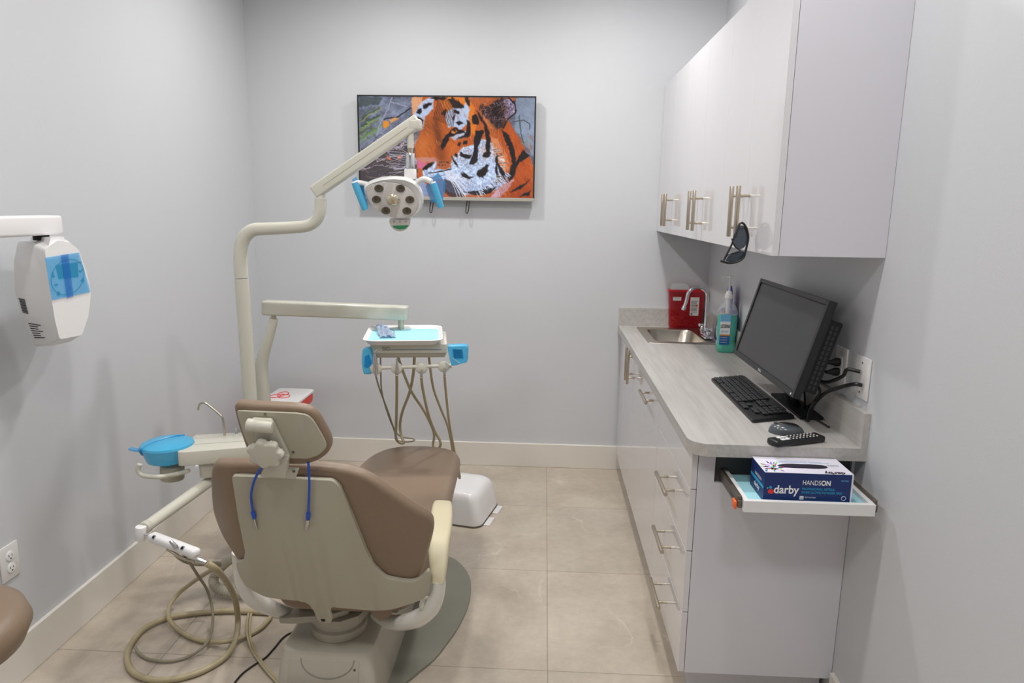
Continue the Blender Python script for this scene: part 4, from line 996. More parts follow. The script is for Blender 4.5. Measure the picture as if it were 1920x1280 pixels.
# removable cover on the sloping rear face
def pedf(x, zz, off=.0): # point on the sloping rear face
    t = (zz-.03)/.163; return Vector((x, 1.90+.055*t-off, zz))
cv = MB().prism([pedf(-.785, .035, .001), pedf(-.55, .035, .001), pedf(-.555, .190, .001), pedf(-.775, .190, .001)], (0, -.002, 0)).build('rear_cover', 'ped', ch, smooth=False)
s2 = MB()
for x, zz in ((-.765, .11), (-.565, .095), (-.567, .165)): p = pedf(x, zz, .0035); s2.cyl(p, p+Vector((0, -.0015, 0)), .004, seg=10)
s2.build('cover_screws', 'rail', ch)
MB().tube([pedf(-.655+.085*math.cos(t), .192-.055*math.sin(t), .0032) for t in [PI*k/16 for k in range(17)]], .0018, 8, n=2).build('cover_groove_shade', 'plate', ch)  # darker raised line stands in for the shadow line of a round recess
fp = [at(x, y, 'z', .0) for x, y in [(883, 1110), (878, 1145), (860, 1182), (820, 1237), (762, 1285)]]
plr = [(-.39, 2.97), (-.335, 2.90), (-.29, 2.80), (-.274, 2.68), (-.277, 2.56), (-.30, 2.42), (-.355, 2.24), (-.45, 2.08), (-.56, 1.93), (-.66, 1.83), (-.72, 1.80), (-.80, 1.82), (-.845, 1.9), (-.85, 2.2), (-.86, 2.7), (-.84, 2.95), (-.76, 3.02), (-.5, 3.02)]
MB().prism(rnd([(x, y, .0006) for x, y in plr], .05, 4), (0, 0, .011), .003, 2).build('floor_plate', 'plate', ch)
MB().prism(rnd([(-.70, 2.58, .22), (-.60, 2.62, .22), (-1.08, 2.93, .22), (-1.20, 3.13, .22), (-1.33, 3.13, .22), (-1.33, 3.0, .22), (-1.27, 2.74, .22)], .02), (0, 0, .06), .008, 2).build('post_support_arm', 'ped', ch)

# bib clip chain
bc_ = thing('bib_clip_cord', 'blue bib holder cord with metal clips hung over the chair back', 'bib clip', (-.65, 1.66, .8))
top = ob(540, 867, .02)
cordL = [ob(578, 866, .02), ob(579, 880, .024), ob(580, 910, .024), ob(579, 940, .024), ob(578, 965, .022)]
cordR = [ob(497, 868, .03), ob(488, 880, .026), ob(477, 900, .024), ob(471, 925, .024), ob(472, 945, .022), ob(475, 962, .022)]
MB().tube(cordL, .0032, 10).build('cord', 'bcord', bc_); MB().tube(cordR, .0032, 10).build('cord', 'bcord', bc_)
for a, b, c in ((ob(578, 962, .022), ob(577.5, 973, .021), ob(574, 995, .019)), (ob(474, 960, .022), ob(477, 971, .021), ob(483, 993, .019))):
    MB().cyl(a, b, .0058, seg=14, bev=.001).build('cord_tip', 'bcord', bc_)
    cl = MB(); cl.tube([b, b*.5+c*.5, c], [.004, .0052, .0016], 8, n=3, flat=.5); cl.build('alligator_clip', 'clip', bc_)

# ------------------------------------------------------------------ operating light
YP = 2.8
ol = thing('operating_light', 'cream pole-mounted dental lamp with bent post and seven-lens head', 'dental light', (-1.2, YP, .28))
Q = lambda x, y, Y=YP: at(x, y, 'y', Y)
pb = Q(466, 755); pb2 = Vector((pb.x, YP, .281))
pole_x = (Q(466, 740).x+Q(453, 500).x)/2
p0_ = Vector((-1.222, YP, .281))
MB().cyl(p0_, Q(453, 522), .028, seg=28).build('lower_post', 'cream', ol)
MB().tube([Q(453, 520.5), Q(451.5, 500), Q(451, 475), Q(453, 457), Q(461, 441), Q(475, 431), Q(495, 429), Q(530, 427.5), Q(565, 425), Q(582, 421), Q(594, 411), Q(600, 397), Q(601, 383), Q(601, 372)], [.0275]*5+[.0265, .0255, .0245, .0240]+[.0235]*5, 24, n=6).build('bent_post', 'cream', ol)
MB().cyl(Q(601, 371), Q(601, 363), .017, seg=20).build('swivel_neck', 'armcream', ol)
A, B = Q(597, 357), Q(778, 232)
ad = (B-A).normalized(); an = Vector((0, -1, 0)); au = ad.cross(an).normalized()
if au.z < 0: au = -au
La = (B-A).length
MB().obox((A+B)/2+au*.002, ad, an, au, La/2+.02, .020, .0265, .009, 4).build('spring_arm', 'armcream', ol)
MB().obox((A+B)/2+au*.002+an*.0205, ad, an, au, La/2-.03, .0005, .0008).build('arm_seam', 'shell', ol, smooth=False)
MB().obox(Q(778, 234), (1, 0, 0), (0, 1, 0), (0, 0, 1), .026, .021, .021, .010, 4).build('arm_end_cap', 'armcream', ol)
MB().cyl(Q(770, 244), Q(769.5, 278), .0125, seg=22).build('drop_tube', 'armcream', ol)
MB().cyl(Q(769.5, 278.5), Q(769.5, 287), .0105, seg=20).build('drop_collar', 'steel', ol)
MB().cyl(Q(769.5, 287), Q(769.5, 316), .0172, seg=24, bev=.001).build('metal_sleeve', 'chrome', ol)
MB().cyl(Q(769.5, 317), Q(769.5, 336), .0235, .0245, seg=24, bev=.002).build('lamp_socket', 'white', ol)
# head: an egg-shaped shell facing the camera and slightly down
hN = Vector((.10, -.93, -.36)).normalized(); hC = Q(738, 373, YP-.03)
def ol_p(x, y, off=0.): return onp(x, y, hC+hN*off, hN)
headp = [(680, 350), (690, 342), (710, 335), (735, 332), (760, 334), (778, 341), (790, 354), (795, 372), (792, 391), (782, 404), (765, 411), (740, 410), (715, 400), (695, 385), (684, 368)]
hp3 = [ol_p(x, y) for x, y in px_rnd(headp, 9, 4)]
cc = sum(hp3, Vector())/len(hp3)
def sc3(k, off): return [cc+(p-cc)*k+hN*off for p in hp3]
MB().loft([sc3(.55, -.052), sc3(.82, -.045), sc3(.96, -.028), sc3(1.0, -.012), sc3(.985, .0), sc3(.93, .006), sc3(.90, .004)]).build('head_shell', 'white', ol, ang=60)
facep = [(686, 352), (697, 345), (720, 341), (745, 343), (768, 352), (779, 366), (784, 380), (780, 396), (768, 406), (748, 409), (728, 405), (705, 393), (691, 376)]
MB().prism([ol_p(x, y, .0065) for x, y in px_rnd(facep, 7)], hN*.003, .001, 1).build('face_plate', 'lens', ol)
for (x, y) in ((710.5, 353), (751, 353), (706, 373.5), (768.5, 374), (723.5, 394.5), (763, 395)):
    c = ol_p(x, y, .0098)
    e = MB().lathe(c, hN, [(0, 0), (.017, 0), (.0175, .002), (.0155, .003), (.010, .0012), (0, .0012)], 28, sx=1, sy=.88)
    e.build('led_lens', 'led', ol)
c = ol_p(737, 374.5, .0098)
MB().lathe(c, hN, [(0, 0), (.024, 0), (.025, .002), (.020, .007), (.010, .010), (0, .011)], 32, sx=1, sy=.9).build('central_lens', 'ledc', ol)
MB().prism([ol_p(x, y, -.02) for x, y in px_rnd([(730, 408), (771, 408), (769, 420), (760, 429), (748, 431), (737, 426), (731, 416)], 5)], hN*.02, .003, 2).build('control_pad', 'lens', ol)
MB().prism([ol_p(x, y, .0004) for x, y in px_rnd([(735, 423), (767, 422), (760, 428.5), (749, 430), (739, 427)], 2)], hN*.0006).build('control_strip', 'green', ol, smooth=False)
tk = MB()
for x in (739, 750, 761): p = ol_p(x, 415, .0004); tk.lathe(p, hN, [(.0025, 0), (.0035, 0), (.0035, .0005), (.0025, .0005), (.0025, 0)], 14)
tk.build('control_symbols', 'keyg', ol)
hL = [ol_p(692, 346, -.02), ol_p(678, 343, -.01), ol_p(668, 342, .0)]; hR = [ol_p(780, 343, -.02), ol_p(792, 336, -.015), ol_p(802, 337, -.01), ol_p(809, 341, 0)]
MB().tube(hL, .0095, 12, n=4).build('handle_stem', 'white', ol); MB().tube(hR, .0105, 12, n=4).build('handle_stem', 'white', ol)
gL = (ol_p(664.5, 340, 0), ol_p(684, 390, .02)); gR = (ol_p(812, 341, 0), ol_p(826, 386, .02))
for a, b in (gL, gR): MB().cyl(a, b, .0115, .010, seg=20, bev=.003).build('handle_grip', 'white', ol)
for (a, b), sd, flap in ((gL, 'left', [(660, 337), (668, 331), (674, 345), (682, 350), (690, 388), (682, 395), (674, 380)]), (gR, 'right', [(806, 336), (822, 324), (835, 342), (834, 360), (828, 384), (808, 378), (798, 350)])):
    t = thing('barrier_film', 'blue plastic barrier film wrapped on the %s handle of the lamp' % sd, 'barrier film', tuple(a), 'blue barrier films on the lamp handles')
    d = (b-a).normalized(); MB().tube([a+d*.004, a*.6+b*.4, b+d*.006], [.0135, .0145, .0125], 16, n=4).build('sleeve', 'blue', t)
    MB().prism([ol_p(x, y, -.012) for x, y in flap], hN*-.0015).build('loose_flap', 'bluet', t, smooth=False)

# ------------------------------------------------------------------ delivery unit
YD = 3.1; YD2 = 3.05
du = thing('delivery_unit', 'cream instrument delivery arm with post, bar, control head and hanging handpieces', 'delivery unit', (-1.14, YD2, .28))
q = lambda x, y, Y=YD2: at(x, y, 'y', Y)
px0 = q(492, 745).x
MB().tube([(px0+.012, YD2, .2815), (px0+.010, YD2, .5), q(494, 745), q(491, 712), q(490, 690), q(493, 668), q(499, 648), q(506, 626), q(511, 608), q(513, 597)], [v*1.07 for v in [.030]*2+[.030, .0295, .028, .0255, .0225, .020, .0185, .0185]], 24, n=6).build('post', 'cream', du)
MB().cyl(q(513, 597.5), q(513, 588), .0125, seg=20).build('swivel_pin', 'steel', du)
# bar, turned slightly so that its right end is nearer the head
b0, b1 = at(494, 576, 'y', YD2), at(765, 586.5, 'y', YD2+.14)
bd_ = (b1-b0).normalized(); bnn = Vector((0, -1, 0)); bu = bd_.cross(bnn).normalized(); bu = bu if bu.z > 0 else -bu
MB().obox((b0+b1)/2, bd_, bnn, bu, (b1-b0).length/2, .032, .0328, .010, 3).build('support_bar', 'cream', du)
Yh = 3.02; AZ = math.radians(9)
PV = at(767, 655, 'y', Yh-.11)                                   # middle of the front face, the head is turned about it
hx0, hx1 = at(696, 650, 'y', Yh-.11).x, at(838, 655, 'y', Yh-.11).x
hz0, hz1 = at(760, 663, 'y', Yh-.11).z, at(760, 644, 'y', Yh-.11).z
XD = Vector((math.cos(AZ), math.sin(AZ), 0)); ND = Vector((math.sin(AZ), -math.cos(AZ), 0))
pp_ = at(752, 604, 'y', Yh+.17)
MB().cyl(Vector((pp_.x, pp_.y, b1.z-.028)), Vector((pp_.x, pp_.y, hz1-.02)), .014, seg=20).build('drop_pin', 'steel', du)
MB().box(hx0, hx1, Yh-.11, Yh+.19, hz0, hz1, .006, 3).rot(PV, AZ).build('control_head', 'armcream', du)
MB().prism([Vector((hx0+.004, Yh-.105, hz0-.001)), Vector((hx1-.004, Yh-.105, hz0-.001)), Vector((hx1-.012, Yh-.085, hz0-.022)), Vector((hx0+.012, Yh-.085, hz0-.022))], (0, .20, 0), .003, 2).rot(PV, AZ).build('lower_cover', 'hinge', du)
hd0 = PV
text('DCI', onp(717, 657, hd0+ND*.0006, ND), XD, (0, 0, 1), .022, 'keyg', du, width=.028)
sl = onp(731, 657, hd0, ND); sr = onp(828, 654, hd0, ND)
MB().obox((sl+sr)/2+ND*.0006, XD, ND, (0, 0, 1), (sr-sl).length/2, .0005, .0012).build('blue_line', 'inkteal', du, smooth=False, label='thin blue line on the head')
# holder rail
YR = Yh-.145
R_ = lambda x, y, Y=YR: onp(x, y, PV+ND*.035, ND)
ra_, rb2 = R_(694, 690), R_(846, 685)
MB().cyl(ra_, rb2, .0078, seg=14).build('holder_rail', 'armcream', du)
for x in (700, 845):
    p = R_(x, 688); MB().tube([p, p-ND*.03+Vector((0, 0, .004)), p-ND*.07+Vector((0, 0, hz0-.012-p.z))], .005, 10, n=4).build('rail_bracket', 'armcream', du)
for (x, y) in ((705, 691), (744, 690.5), (790, 690), (832, 687)):
    c = R_(x, y); MB().lathe(c+Vector((0, .012, 0)), (0, -1, 0), [(0, 0), (.018, 0), (.0245, .006), (.0255, .014), (.022, .022), (.012, .027), (0, .028)], 28).build('instrument_holder', 'armcream', du)
YI = YR-.022
I_ = lambda x, y: onp(x, y, PV+ND*.060, ND)
sy = MB().tube([I_(703, 662), I_(703.5, 675), I_(704, 690), I_(705, 704)], [.007, .0095, .0095, .006], 14, n=3); sy.cyl(I_(703, 661), I_(708, 655), .0045, seg=12)
sy.build('air_water_syringe', 'clip', du)
for x0, y0, x1, y1, nm in ((744, 672, 744, 700, 'handpiece'), (791, 693, 790, 704, 'handpiece'), (834, 690, 833.5, 702, 'handpiece')):
    MB().cyl(I_(x0, y0), I_(x1, y1), .004, .0066, 14, bev=.0005).build(nm, 'clip', du)
YS = 3.22
hs_ = [
    ('hose2', .0036, [(705, 706), (712, 730), (727, 770), (739, 806), (744, 824), (760, 828), (776, 826), (774, 822), (752, 818), (740, 806), (727, 775), (716, 735), (714, 700), (713.5, 668)]),
    ('hose', .0068, [(744, 702), (744, 740), (743, 790), (742, 818), (747, 828), (757, 830), (752, 815), (750, 795), (755, 770), (768, 735), (775, 700), (777, 668)]),
    ('hose', .0062, [(790, 706), (792, 725), (799, 760), (806, 786), (815, 808), (824, 824), (826, 834), (820, 842), (812, 836), (814, 815), (808, 796), (795, 770), (772, 735), (757, 700), (746, 668)]),
    ('hose', .0056, [(833.5, 704), (836, 735), (842, 790), (850, 835), (860, 880), (862, 896), (856, 880), (848, 840), (840, 800), (826, 765), (812, 725), (804, 668)]),
]
for m_, r_, pp in hs_:
    n = len(pp); pts = []
    mid = int(n*.5)
    for i, (x, y) in enumerate(pp):
        t = min(i, n-1-i)/(n/2)
        Yv = (YI-.006)*(1-min(1, t*1.8))+(YS if i < mid else YS+.03)*min(1, t*1.8) if i < mid else (Yh-.03)*(1-min(1, t*1.8))+(YS+.03)*min(1, t*1.8)
        pts.append(I_(x, y) if i == 0 else at(x, y, 'y', Yv))
    MB().tube(pts, r_, 10, n=6).build('handpiece_hose', m_, du)
# wrapped handles
for nm, pq, sd in (('left', [(679, 654), (693, 652), (697, 664), (699, 686), (696, 702), (681, 702), (678, 680)], 'left'), ('right', [(838, 648), (873, 647), (877, 652), (876, 680), (868, 681), (846, 687), (842, 668)], 'right')):
    t = thing('barrier_film', 'blue plastic barrier film wrapped on the %s handle of the delivery unit' % sd, 'barrier film', tuple(at(pq[0][0], pq[0][1], 'y', YR)), 'blue barrier films on the delivery unit handles')
    Y0 = YR-.02
    MB().prism([at(x, y, 'y', Y0) for x, y in px_rnd(pq, 4)], (0, .045, 0), .006, 3).build('wrap', 'blue', t)
    if sd == 'right':
        MB().prism([at(x, y, 'y', Y0-.001) for x, y in px_rnd([(848, 654), (867, 655), (869, 672), (851, 672)], 2)], (0, -.0005, 0)).build('printed_patch', 'blueb', t, smooth=False)
        ln_ = MB()
        for k in range(5): ln_.box(at(851, 660, 'y', Y0).x, at(866, 660, 'y', Y0).x, Y0-.0026, Y0-.0019, at(858, 669-3*k, 'y', Y0).z, at(858, 668-3*k, 'y', Y0).z)
        ln_.build('patch_print', 'inkteal', t, smooth=False)
        MB().tube([at(848, 671, 'y', Y0-.003), at(862, 681, 'y', Y0-.003)], .0008, 6, smooth=False).build('fold_highlight', 'bwhite', t)
    else:
        MB().prism([at(x, y, 'y', Y0-.001) for x, y in px_rnd([(684, 668), (692, 664), (697, 680), (690, 690), (683, 688)], 2)], (0, -.0005, 0)).build('fold_patch', 'blueb', t, smooth=False)

# tray on the head
TZ = hz1+.001
ty = thing('instrument_tray', 'white rectangular instrument tray with pale blue liner on the delivery unit', 'tray', (-.6, Yh, TZ))
zt = TZ+.024
tl, trr = at(680, 637, 'z', zt), at(830, 641, 'z', zt)
cn = (tl+trr)/2; far_ = at(757, 609.5, 'z', zt); XT = (trr-tl); hwid = XT.length/2; XT.normalize(); YT = Vector((-XT.y, XT.x, 0))
XT = XD; YT = -ND
hdep = (far_-cn).dot(YT)/2; ctr = cn+YT*hdep
def rg(k, zz, r=.055, kd=None):
    return [ctr+XT*x+YT*y+Vector((0, 0, zz-ctr.z)) for x, y, _ in rrect(-hwid*k, hwid*k, -hdep*k, hdep*k, r, 0)]
MB().loft([rg(.86, TZ+.0004, .04), rg(.89, TZ+.004, .045), rg(.97, zt-.004), rg(1.0, zt), rg(.985, zt+.002), rg(.945, zt-.001), rg(.87, TZ+.006, .04), rg(.86, TZ+.005, .04)]).build('tray_body', 'white', ty, ang=50)
MB().prism(rg(.895, TZ+.0105, .035), (0, 0, .0008)).build('liner', 'teal', ty, smooth=False)
mk = thing('face_mask', 'crumpled pale blue disposable mask lying on the instrument tray', 'face mask', tuple(at(722, 622, 'z', TZ+.012)))
rm_ = random.Random(2); G = []
o0, o1, o2, o3 = at(705, 611, 'z', TZ+.03), at(727, 614, 'z', TZ+.03), at(744, 633, 'z', TZ+.013), at(712, 634, 'z', TZ+.013)
bmq = bmesh.new(); nv = 14; vv = []
for i in range(nv+1):
    row = []
    for j in range(nv+1):
        u, v = i/nv, j/nv; p = (o0*(1-u)+o1*u)*(1-v)+(o3*(1-u)+o2*u)*v
        row.append(bmq.verts.new(p+Vector((rm_.uniform(-.003, .003), rm_.uniform(-.003, .003), .002+.012*abs(math.sin(u*9+v*3))*math.sin(PI*min(1, max(0, u)))+rm_.uniform(0, .003)))))
    vv.append(row)
for i in range(nv):
    for j in range(nv): bmq.faces.new((vv[i][j], vv[i+1][j], vv[i+1][j+1], vv[i][j+1]))
bmesh.ops.solidify(bmq, geom=bmq.faces[:], thickness=.0012)
w_ = MB(); w_.bm.free(); w_.bm = bmq; w_.build('pleated_cloth', 'mask', mk)
MB().tube([at(727, 617, 'z', TZ+.02), at(737, 619, 'z', TZ+.022), at(739, 625, 'z', TZ+.018), at(731, 630, 'z', TZ+.018), at(734, 633, 'z', TZ+.014)], .0011, 6).build('ear_loop', 'keyg', mk)

# ------------------------------------------------------------------ cuspidor unit
cu = thing('cuspidor', 'cream dental cuspidor cabinet with water spout on the left of the chair', 'cuspidor', (-1.25, 2.6, .28))
zc = .72
top_ = [(366, 814), (451, 810), (560, 806), (560, 828), (466, 838), (342, 848), (331, 847), (346, 834)]
tp = [at(x, y, 'z', zc) for x, y in top_]
tp = [Vector((p.x, min(p.y, 2.62), p.z)) if i in (1, 2) else p for i, p in enumerate(tp)]
XA, XB = tp[7].x+.0, -.98
A0, A1, A2, A3 = at(366, 814, 'z', zc), at(331, 847, 'z', zc), at(466, 837, 'z', zc), at(451, 810, 'z', zc)
body = [A1, at(344, 847, 'z', zc), A2, A2+Vector((.12, .0, 0)), A3+Vector((.10, 0, 0)), A3, A0]
MB().prism(rnd([p-Vector((0, 0, .055)) for p in body], .012, 3), (0, 0, .055), .004, 2).build('top_cover', 'armcream', cu, ang=50)
rd1, rd2 = at(346, 834, 'z', zc+.0006), at(462, 826, 'z', zc+.0006)
MB().tube([rd1, rd2], .0016, 6, smooth=False).build('ridge', 'hinge', cu)
lowp = [p-Vector((0, 0, .115)) for p in rnd([A1+Vector((.06, .03, 0)), A2+Vector((-.02, .03, 0)), A2+Vector((.10, .04, 0)), A3+Vector((.08, -.02, 0)), A0+Vector((.05, -.02, 0))], .02)]
MB().prism(lowp, (0, 0, .0595), .004, 2).build('lower_body', 'hinge', cu)
MB().cyl(at(323, 897, 'y', A1.y+.07), at(323, 870, 'y', A1.y+.07), .042, seg=28, bev=.004).build('bowl_mount', 'shell', cu)
spt = [(421.5, 816), (420, 800), (417, 783), (411, 776), (398, 765), (386, 756), (379, 755), (374, 759), (371.5, 768)]
ysp = at(421, 816, 'z', zc).y
MB().tube([at(x, y, 'y', ysp) for x, y in spt], .0045, 12, n=5).build('water_spout', 'steel', cu)
pb_ = at(443, 813, 'z', zc); MB().lathe(pb_, (0, 0, 1), [(0, 0), (.006, 0), (.004, .004), (.004, .016), (.007, .018), (.007, .022), (0, .023)], 14).build('fill_button', 'clip', cu)
pk = at(369, 874, 'y', A1.y+.0); MB().lathe(pk, (0, -1, 0), [(0, 0), (.006, 0), (.006, .004), (0, .006)], 14).build('side_button', 'white', cu)
yl = A1.y+.02
MB().tube([at(x, y, 'y', yl-.06 if x < 320 else yl) for x, y in [(262, 870), (259, 880), (264, 889), (280, 893), (302, 893.5), (328, 889), (354, 882)]], .0085, 12, n=6).build('bowl_rail', 'armcream', cu)
MB().cyl((-1.20, 2.68, .2815), (-1.20, 2.68, .62), .05, seg=24).build('support_column', 'ped', cu)
# bowl with its barrier
bw = thing('barrier_film', 'blue plastic film stretched over the cuspidor bowl', 'barrier film', tuple(at(300, 880, 'y', A1.y+.02)))
bl = at(265, 838, 'y', A1.y+.05); br_ = at(352, 836, 'y', A1.y+.05); bcx = (bl.x+br_.x)/2; brr = (br_.x-bl.x)/2; ybw = A1.y+.07
zb0 = at(300, 880, 'y', ybw-.08).z
zr = at(300, 848, 'y', ybw-.08).z
MB().lathe((bcx, ybw, 0), (0, 0, 1), [(0, zb0), (brr*.55, zb0), (brr*.80, zb0+.01), (brr*.97, zr-.012), (brr*1.02, zr), (brr*.99, zr+.008), (brr*.80, zr+.016), (brr*.4, zr+.021), (0, zr+.022)], 40, sx=1.03, sy=1.05).build('film_cover', 'blue', bw)
MB().tube([Vector((bcx-.06, ybw-.06, zr-.02)), Vector((bcx-.055, ybw-.075, zr+.004)), Vector((bcx-.03, ybw-.03, zr+.017)), Vector((bcx+.01, ybw+.03, zr+.019)), Vector((bcx+.03, ybw+.07, zr+.013))], .006, 8, flat=.35).build('film_fold', 'blueb', bw)
MB().prism([Vector((bcx-brr*1.0, ybw-.05, zr-.006)), Vector((bcx-brr*1.0-.028, ybw-.055, zr+.001)), Vector((bcx-brr*1.0-.028, ybw-.055, zr-.006)), Vector((bcx-brr*.97, ybw-.05, zr-.014))], (0, .02, 0)).build('film_tail', 'bluet', bw, smooth=False)

# ------------------------------------------------------------------ assistant arm
aa = thing('assistant_arm', 'cream tube arm with white instrument holder reaching toward the camera', 'dental arm', (-1.24, 2.2, .56))
e0, e1 = at(273, 988, 'y', 2.02), at(392, 903, 'y', 2.42)
far = e1+(e1-e0)*.42
MB().cyl(e0, far, .0185, .0215, 24).build('arm_tube', 'armcream', aa)
MB().cyl(e0-(e1-e0).normalized()*.012, e0+(e1-e0).normalized()*.012, .0205, seg=24, bev=.002).build('tube_collar', 'hinge', aa)
MB().cyl(Vector((far.x+.0, far.y, far.z)), Vector((-1.215, 2.63, far.z+.01)), .02, seg=16).build('arm_root', 'armcream', aa)
kb0 = at(264, 1012, 'y', 2.0); MB().cyl(kb0, at(264, 986, 'y', 2.0), .0165, .0170, 24, bev=.004).build('pivot_cap', 'white', aa)
h0, h1 = at(283, 1005, 'y', 1.985), at(370, 1038, 'y', 1.89)
MB().cyl(at(268, 999, 'y', 2.0), h0, .004, seg=12).build('pivot_pin', 'chrome', aa)
hd_ = (h1-h0).normalized(); hu_ = Vector((0, 0, 1)); hu_ = (hu_-hd_*hu_.dot(hd_)).normalized(); hv_ = hd_.cross(hu_)
MB().obox((h0+h1)/2, hd_, hv_, hu_, (h1-h0).length/2, .017, .014, .011, 4).build('instrument_bar', 'white', aa)
for t_ in (.16, .78):
    p = h0+(h1-h0)*t_+hu_*.0142-hv_*0; pz_ = p
    pf = h0+(h1-h0)*t_; d_ = (CP-pf).normalized(); d_ = (d_-hd_*d_.dot(hd_)).normalized()
    MB().cyl(pf+d_*.0155, pf+d_*.0195, .0072, seg=16).build('holder_port', 'chrome', aa)
    MB().cyl(pf+d_*.0196, pf+d_*.0202, .0045, seg=16).build('port_hole', 'blackm', aa)
MB().cyl(at(319, 1013, 'y', 1.90), at(331, 1027, 'y', 1.90), .005, .008, 14, bev=.0006).build('suction_valve', 'clip', aa)
MB().cyl(at(368, 1048, 'y', 1.885), at(387, 1055, 'y', 1.885), .009, .007, 14, bev=.0008).build('suction_tip', 'clip', aa)
MB().tube([at(313, 1028, 'y', 1.93), at(325, 1036, 'y', 1.93), at(340, 1045, 'y', 1.92), at(366, 1052, 'y', 1.9)], .005, 10).build('valve_body', 'steel', aa)

# ------------------------------------------------------------------ hoses on the floor
F = lambda x, y, h: at(x, y, 'z', h)
r1 = .0105
MB().tube([at(387, 1055, 'y', 1.885), at(408, 1070, 'y', 1.93), F(428, 1095, .28), F(441, 1125, .18), F(446, 1160, .07), F(443, 1192, .030), F(430, 1222, .021), F(403, 1245, .012), F(368, 1262, .012), F(325, 1273, .012), F(285, 1274, .012), F(252, 1262, .012), F(239, 1240, .012), F(241, 1217, .012), F(258, 1190, .013), F(280, 1172, .016), F(318, 1157, .014), F(370, 1149, .012), F(430, 1145, .012), F(500, 1148, .012), F(560, 1150, .025)], r1, 12, n=7).build('suction_hose', 'hose', label='thick tan suction hose looping down from the instrument holder onto the floor', cat='hose')
MB().tube([F(400, 1066, .27), F(385, 1075, .20), F(360, 1092, .12), F(335, 1112, .06), F(318, 1135, .033), F(316, 1158, .038), F(332, 1178, .014), F(355, 1193, .013), F(385, 1202, .014), F(425, 1202, .034), F(462, 1192, .012), F(490, 1176, .012), F(508, 1156, .012)], .0085, 12, n=7).build('suction_hose', 'hose', label='medium tan hose crossing the thick loop in a smaller coil', cat='hose')
MB().tube([at(345, 1040, 'y', 1.90), F(356, 1055, .36), F(372, 1080, .24), F(388, 1105, .13), F(397, 1135, .06), F(399, 1165, .03), F(393, 1195, .032), F(378, 1215, .028), F(355, 1230, .010), F(320, 1239, .009), F(285, 1237, .009), F(262, 1226, .010), F(253, 1212, .026)], .0052, 10, n=7).build('saliva_hose', 'hose2', label='thin tan hose hanging from the middle of the instrument holder', cat='hose')
MB().tube([F(330, 1040, .42), F(348, 1052, .36), F(370, 1057, .33), F(395, 1056, .30), F(412, 1057, .24), F(400, 1068, .20)], .0075, 10, n=6).build('valve_hose', 'hose2', label='short taupe hose curving behind the suction tip', cat='hose')
for k in (0, 1):
    MB().tube([F(466+5*k, 1150, .012), F(463+5*k, 1170, .010), F(464+5*k, 1192, .026), F(472+5*k, 1218, .008), F(490+5*k, 1245, .012), F(518+6*k, 1278, .008), F(545+6*k, 1305, .008)], .0042, 8, n=6).build('supply_tube', 'hose', label='thin tan supply tube on the floor, %s of the twin pair by the pedestal' % ('left' if k == 0 else 'right'), cat='hose', group='twin supply tubes by the pedestal')
MB().tube([F(440, 1279, .004), F(455, 1262, .004), F(475, 1247, .004), F(497, 1233, .004), F(514, 1215, .004), F(530, 1196, .004), F(545, 1186, .004), F(562, 1181, .006)], .0032, 8, n=6).build('cable', 'black', label='thin black cord on the floor running to the chair base', cat='cable')
# ribbed duct
dp = [F(447, 1038, .20), F(432, 1048, .17), F(415, 1062, .12), F(402, 1080, .07), F(402, 1096, .05), F(415, 1106, .036), F(440, 1110, .036), F(470, 1108, .036), F(500, 1100, .036)]
P_, R__ = catmull([Vector(p) for p in dp], [.032]*len(dp), 22)
MB().tube(P_, [.019+.0018*math.sin(i*1.6) for i in range(len(P_))], 16, smooth=False).build('ribbed_duct', 'duct', label='pale ribbed flexible duct curling on the floor left of the chair', cat='hose')
fc = thing('foot_control', 'round grey foot control disc on the floor at the bottom edge', 'foot control', (-1.06, 1.93, 0))
MB().lathe((-1.06, 1.93, .0005), (0, 0, 1), [(0, 0), (.10, 0), (.103, .006), (.10, .02), (.088, .028), (0, .031)], 48).build('pedal_disc', 'plate', fc)

# ------------------------------------------------------------------ junction box on the floor
jb = thing('junction_box', 'white rounded utility box on the floor beyond the chair', 'utility box', (-.43, 3.4, 0))
jx0, jx1, jy0, jy1 = -.64, -.295, 3.28, 3.62
JR = math.radians(-13)
def jr(k, zz, r=.05, sh=0): return rrect(jx0+k, jx1-k, jy0+k*.6+sh, jy1-k, r, zz)
MB().loft([jr(0, .010), jr(.002, .03), jr(.02, .13), jr(.03, .155), jr(.05, .172), jr(.09, .178)]).rot((jx1, jy0, 0), JR).build('cover', 'white', jb, ang=50)
MB().loft([jr(-.002, .0006), jr(-.002, .0095)]).rot((jx1, jy0, 0), JR).build('base_gasket', 'rail', jb)
for y0, y1 in ((3.33, 3.43), (3.48, 3.58)): MB().box(jx1+.003, jx1+.035, y0, y1, .0006, .004, .001, 1).rot((jx1, jy0, 0), JR).build('mounting_flange', 'whited', jb)

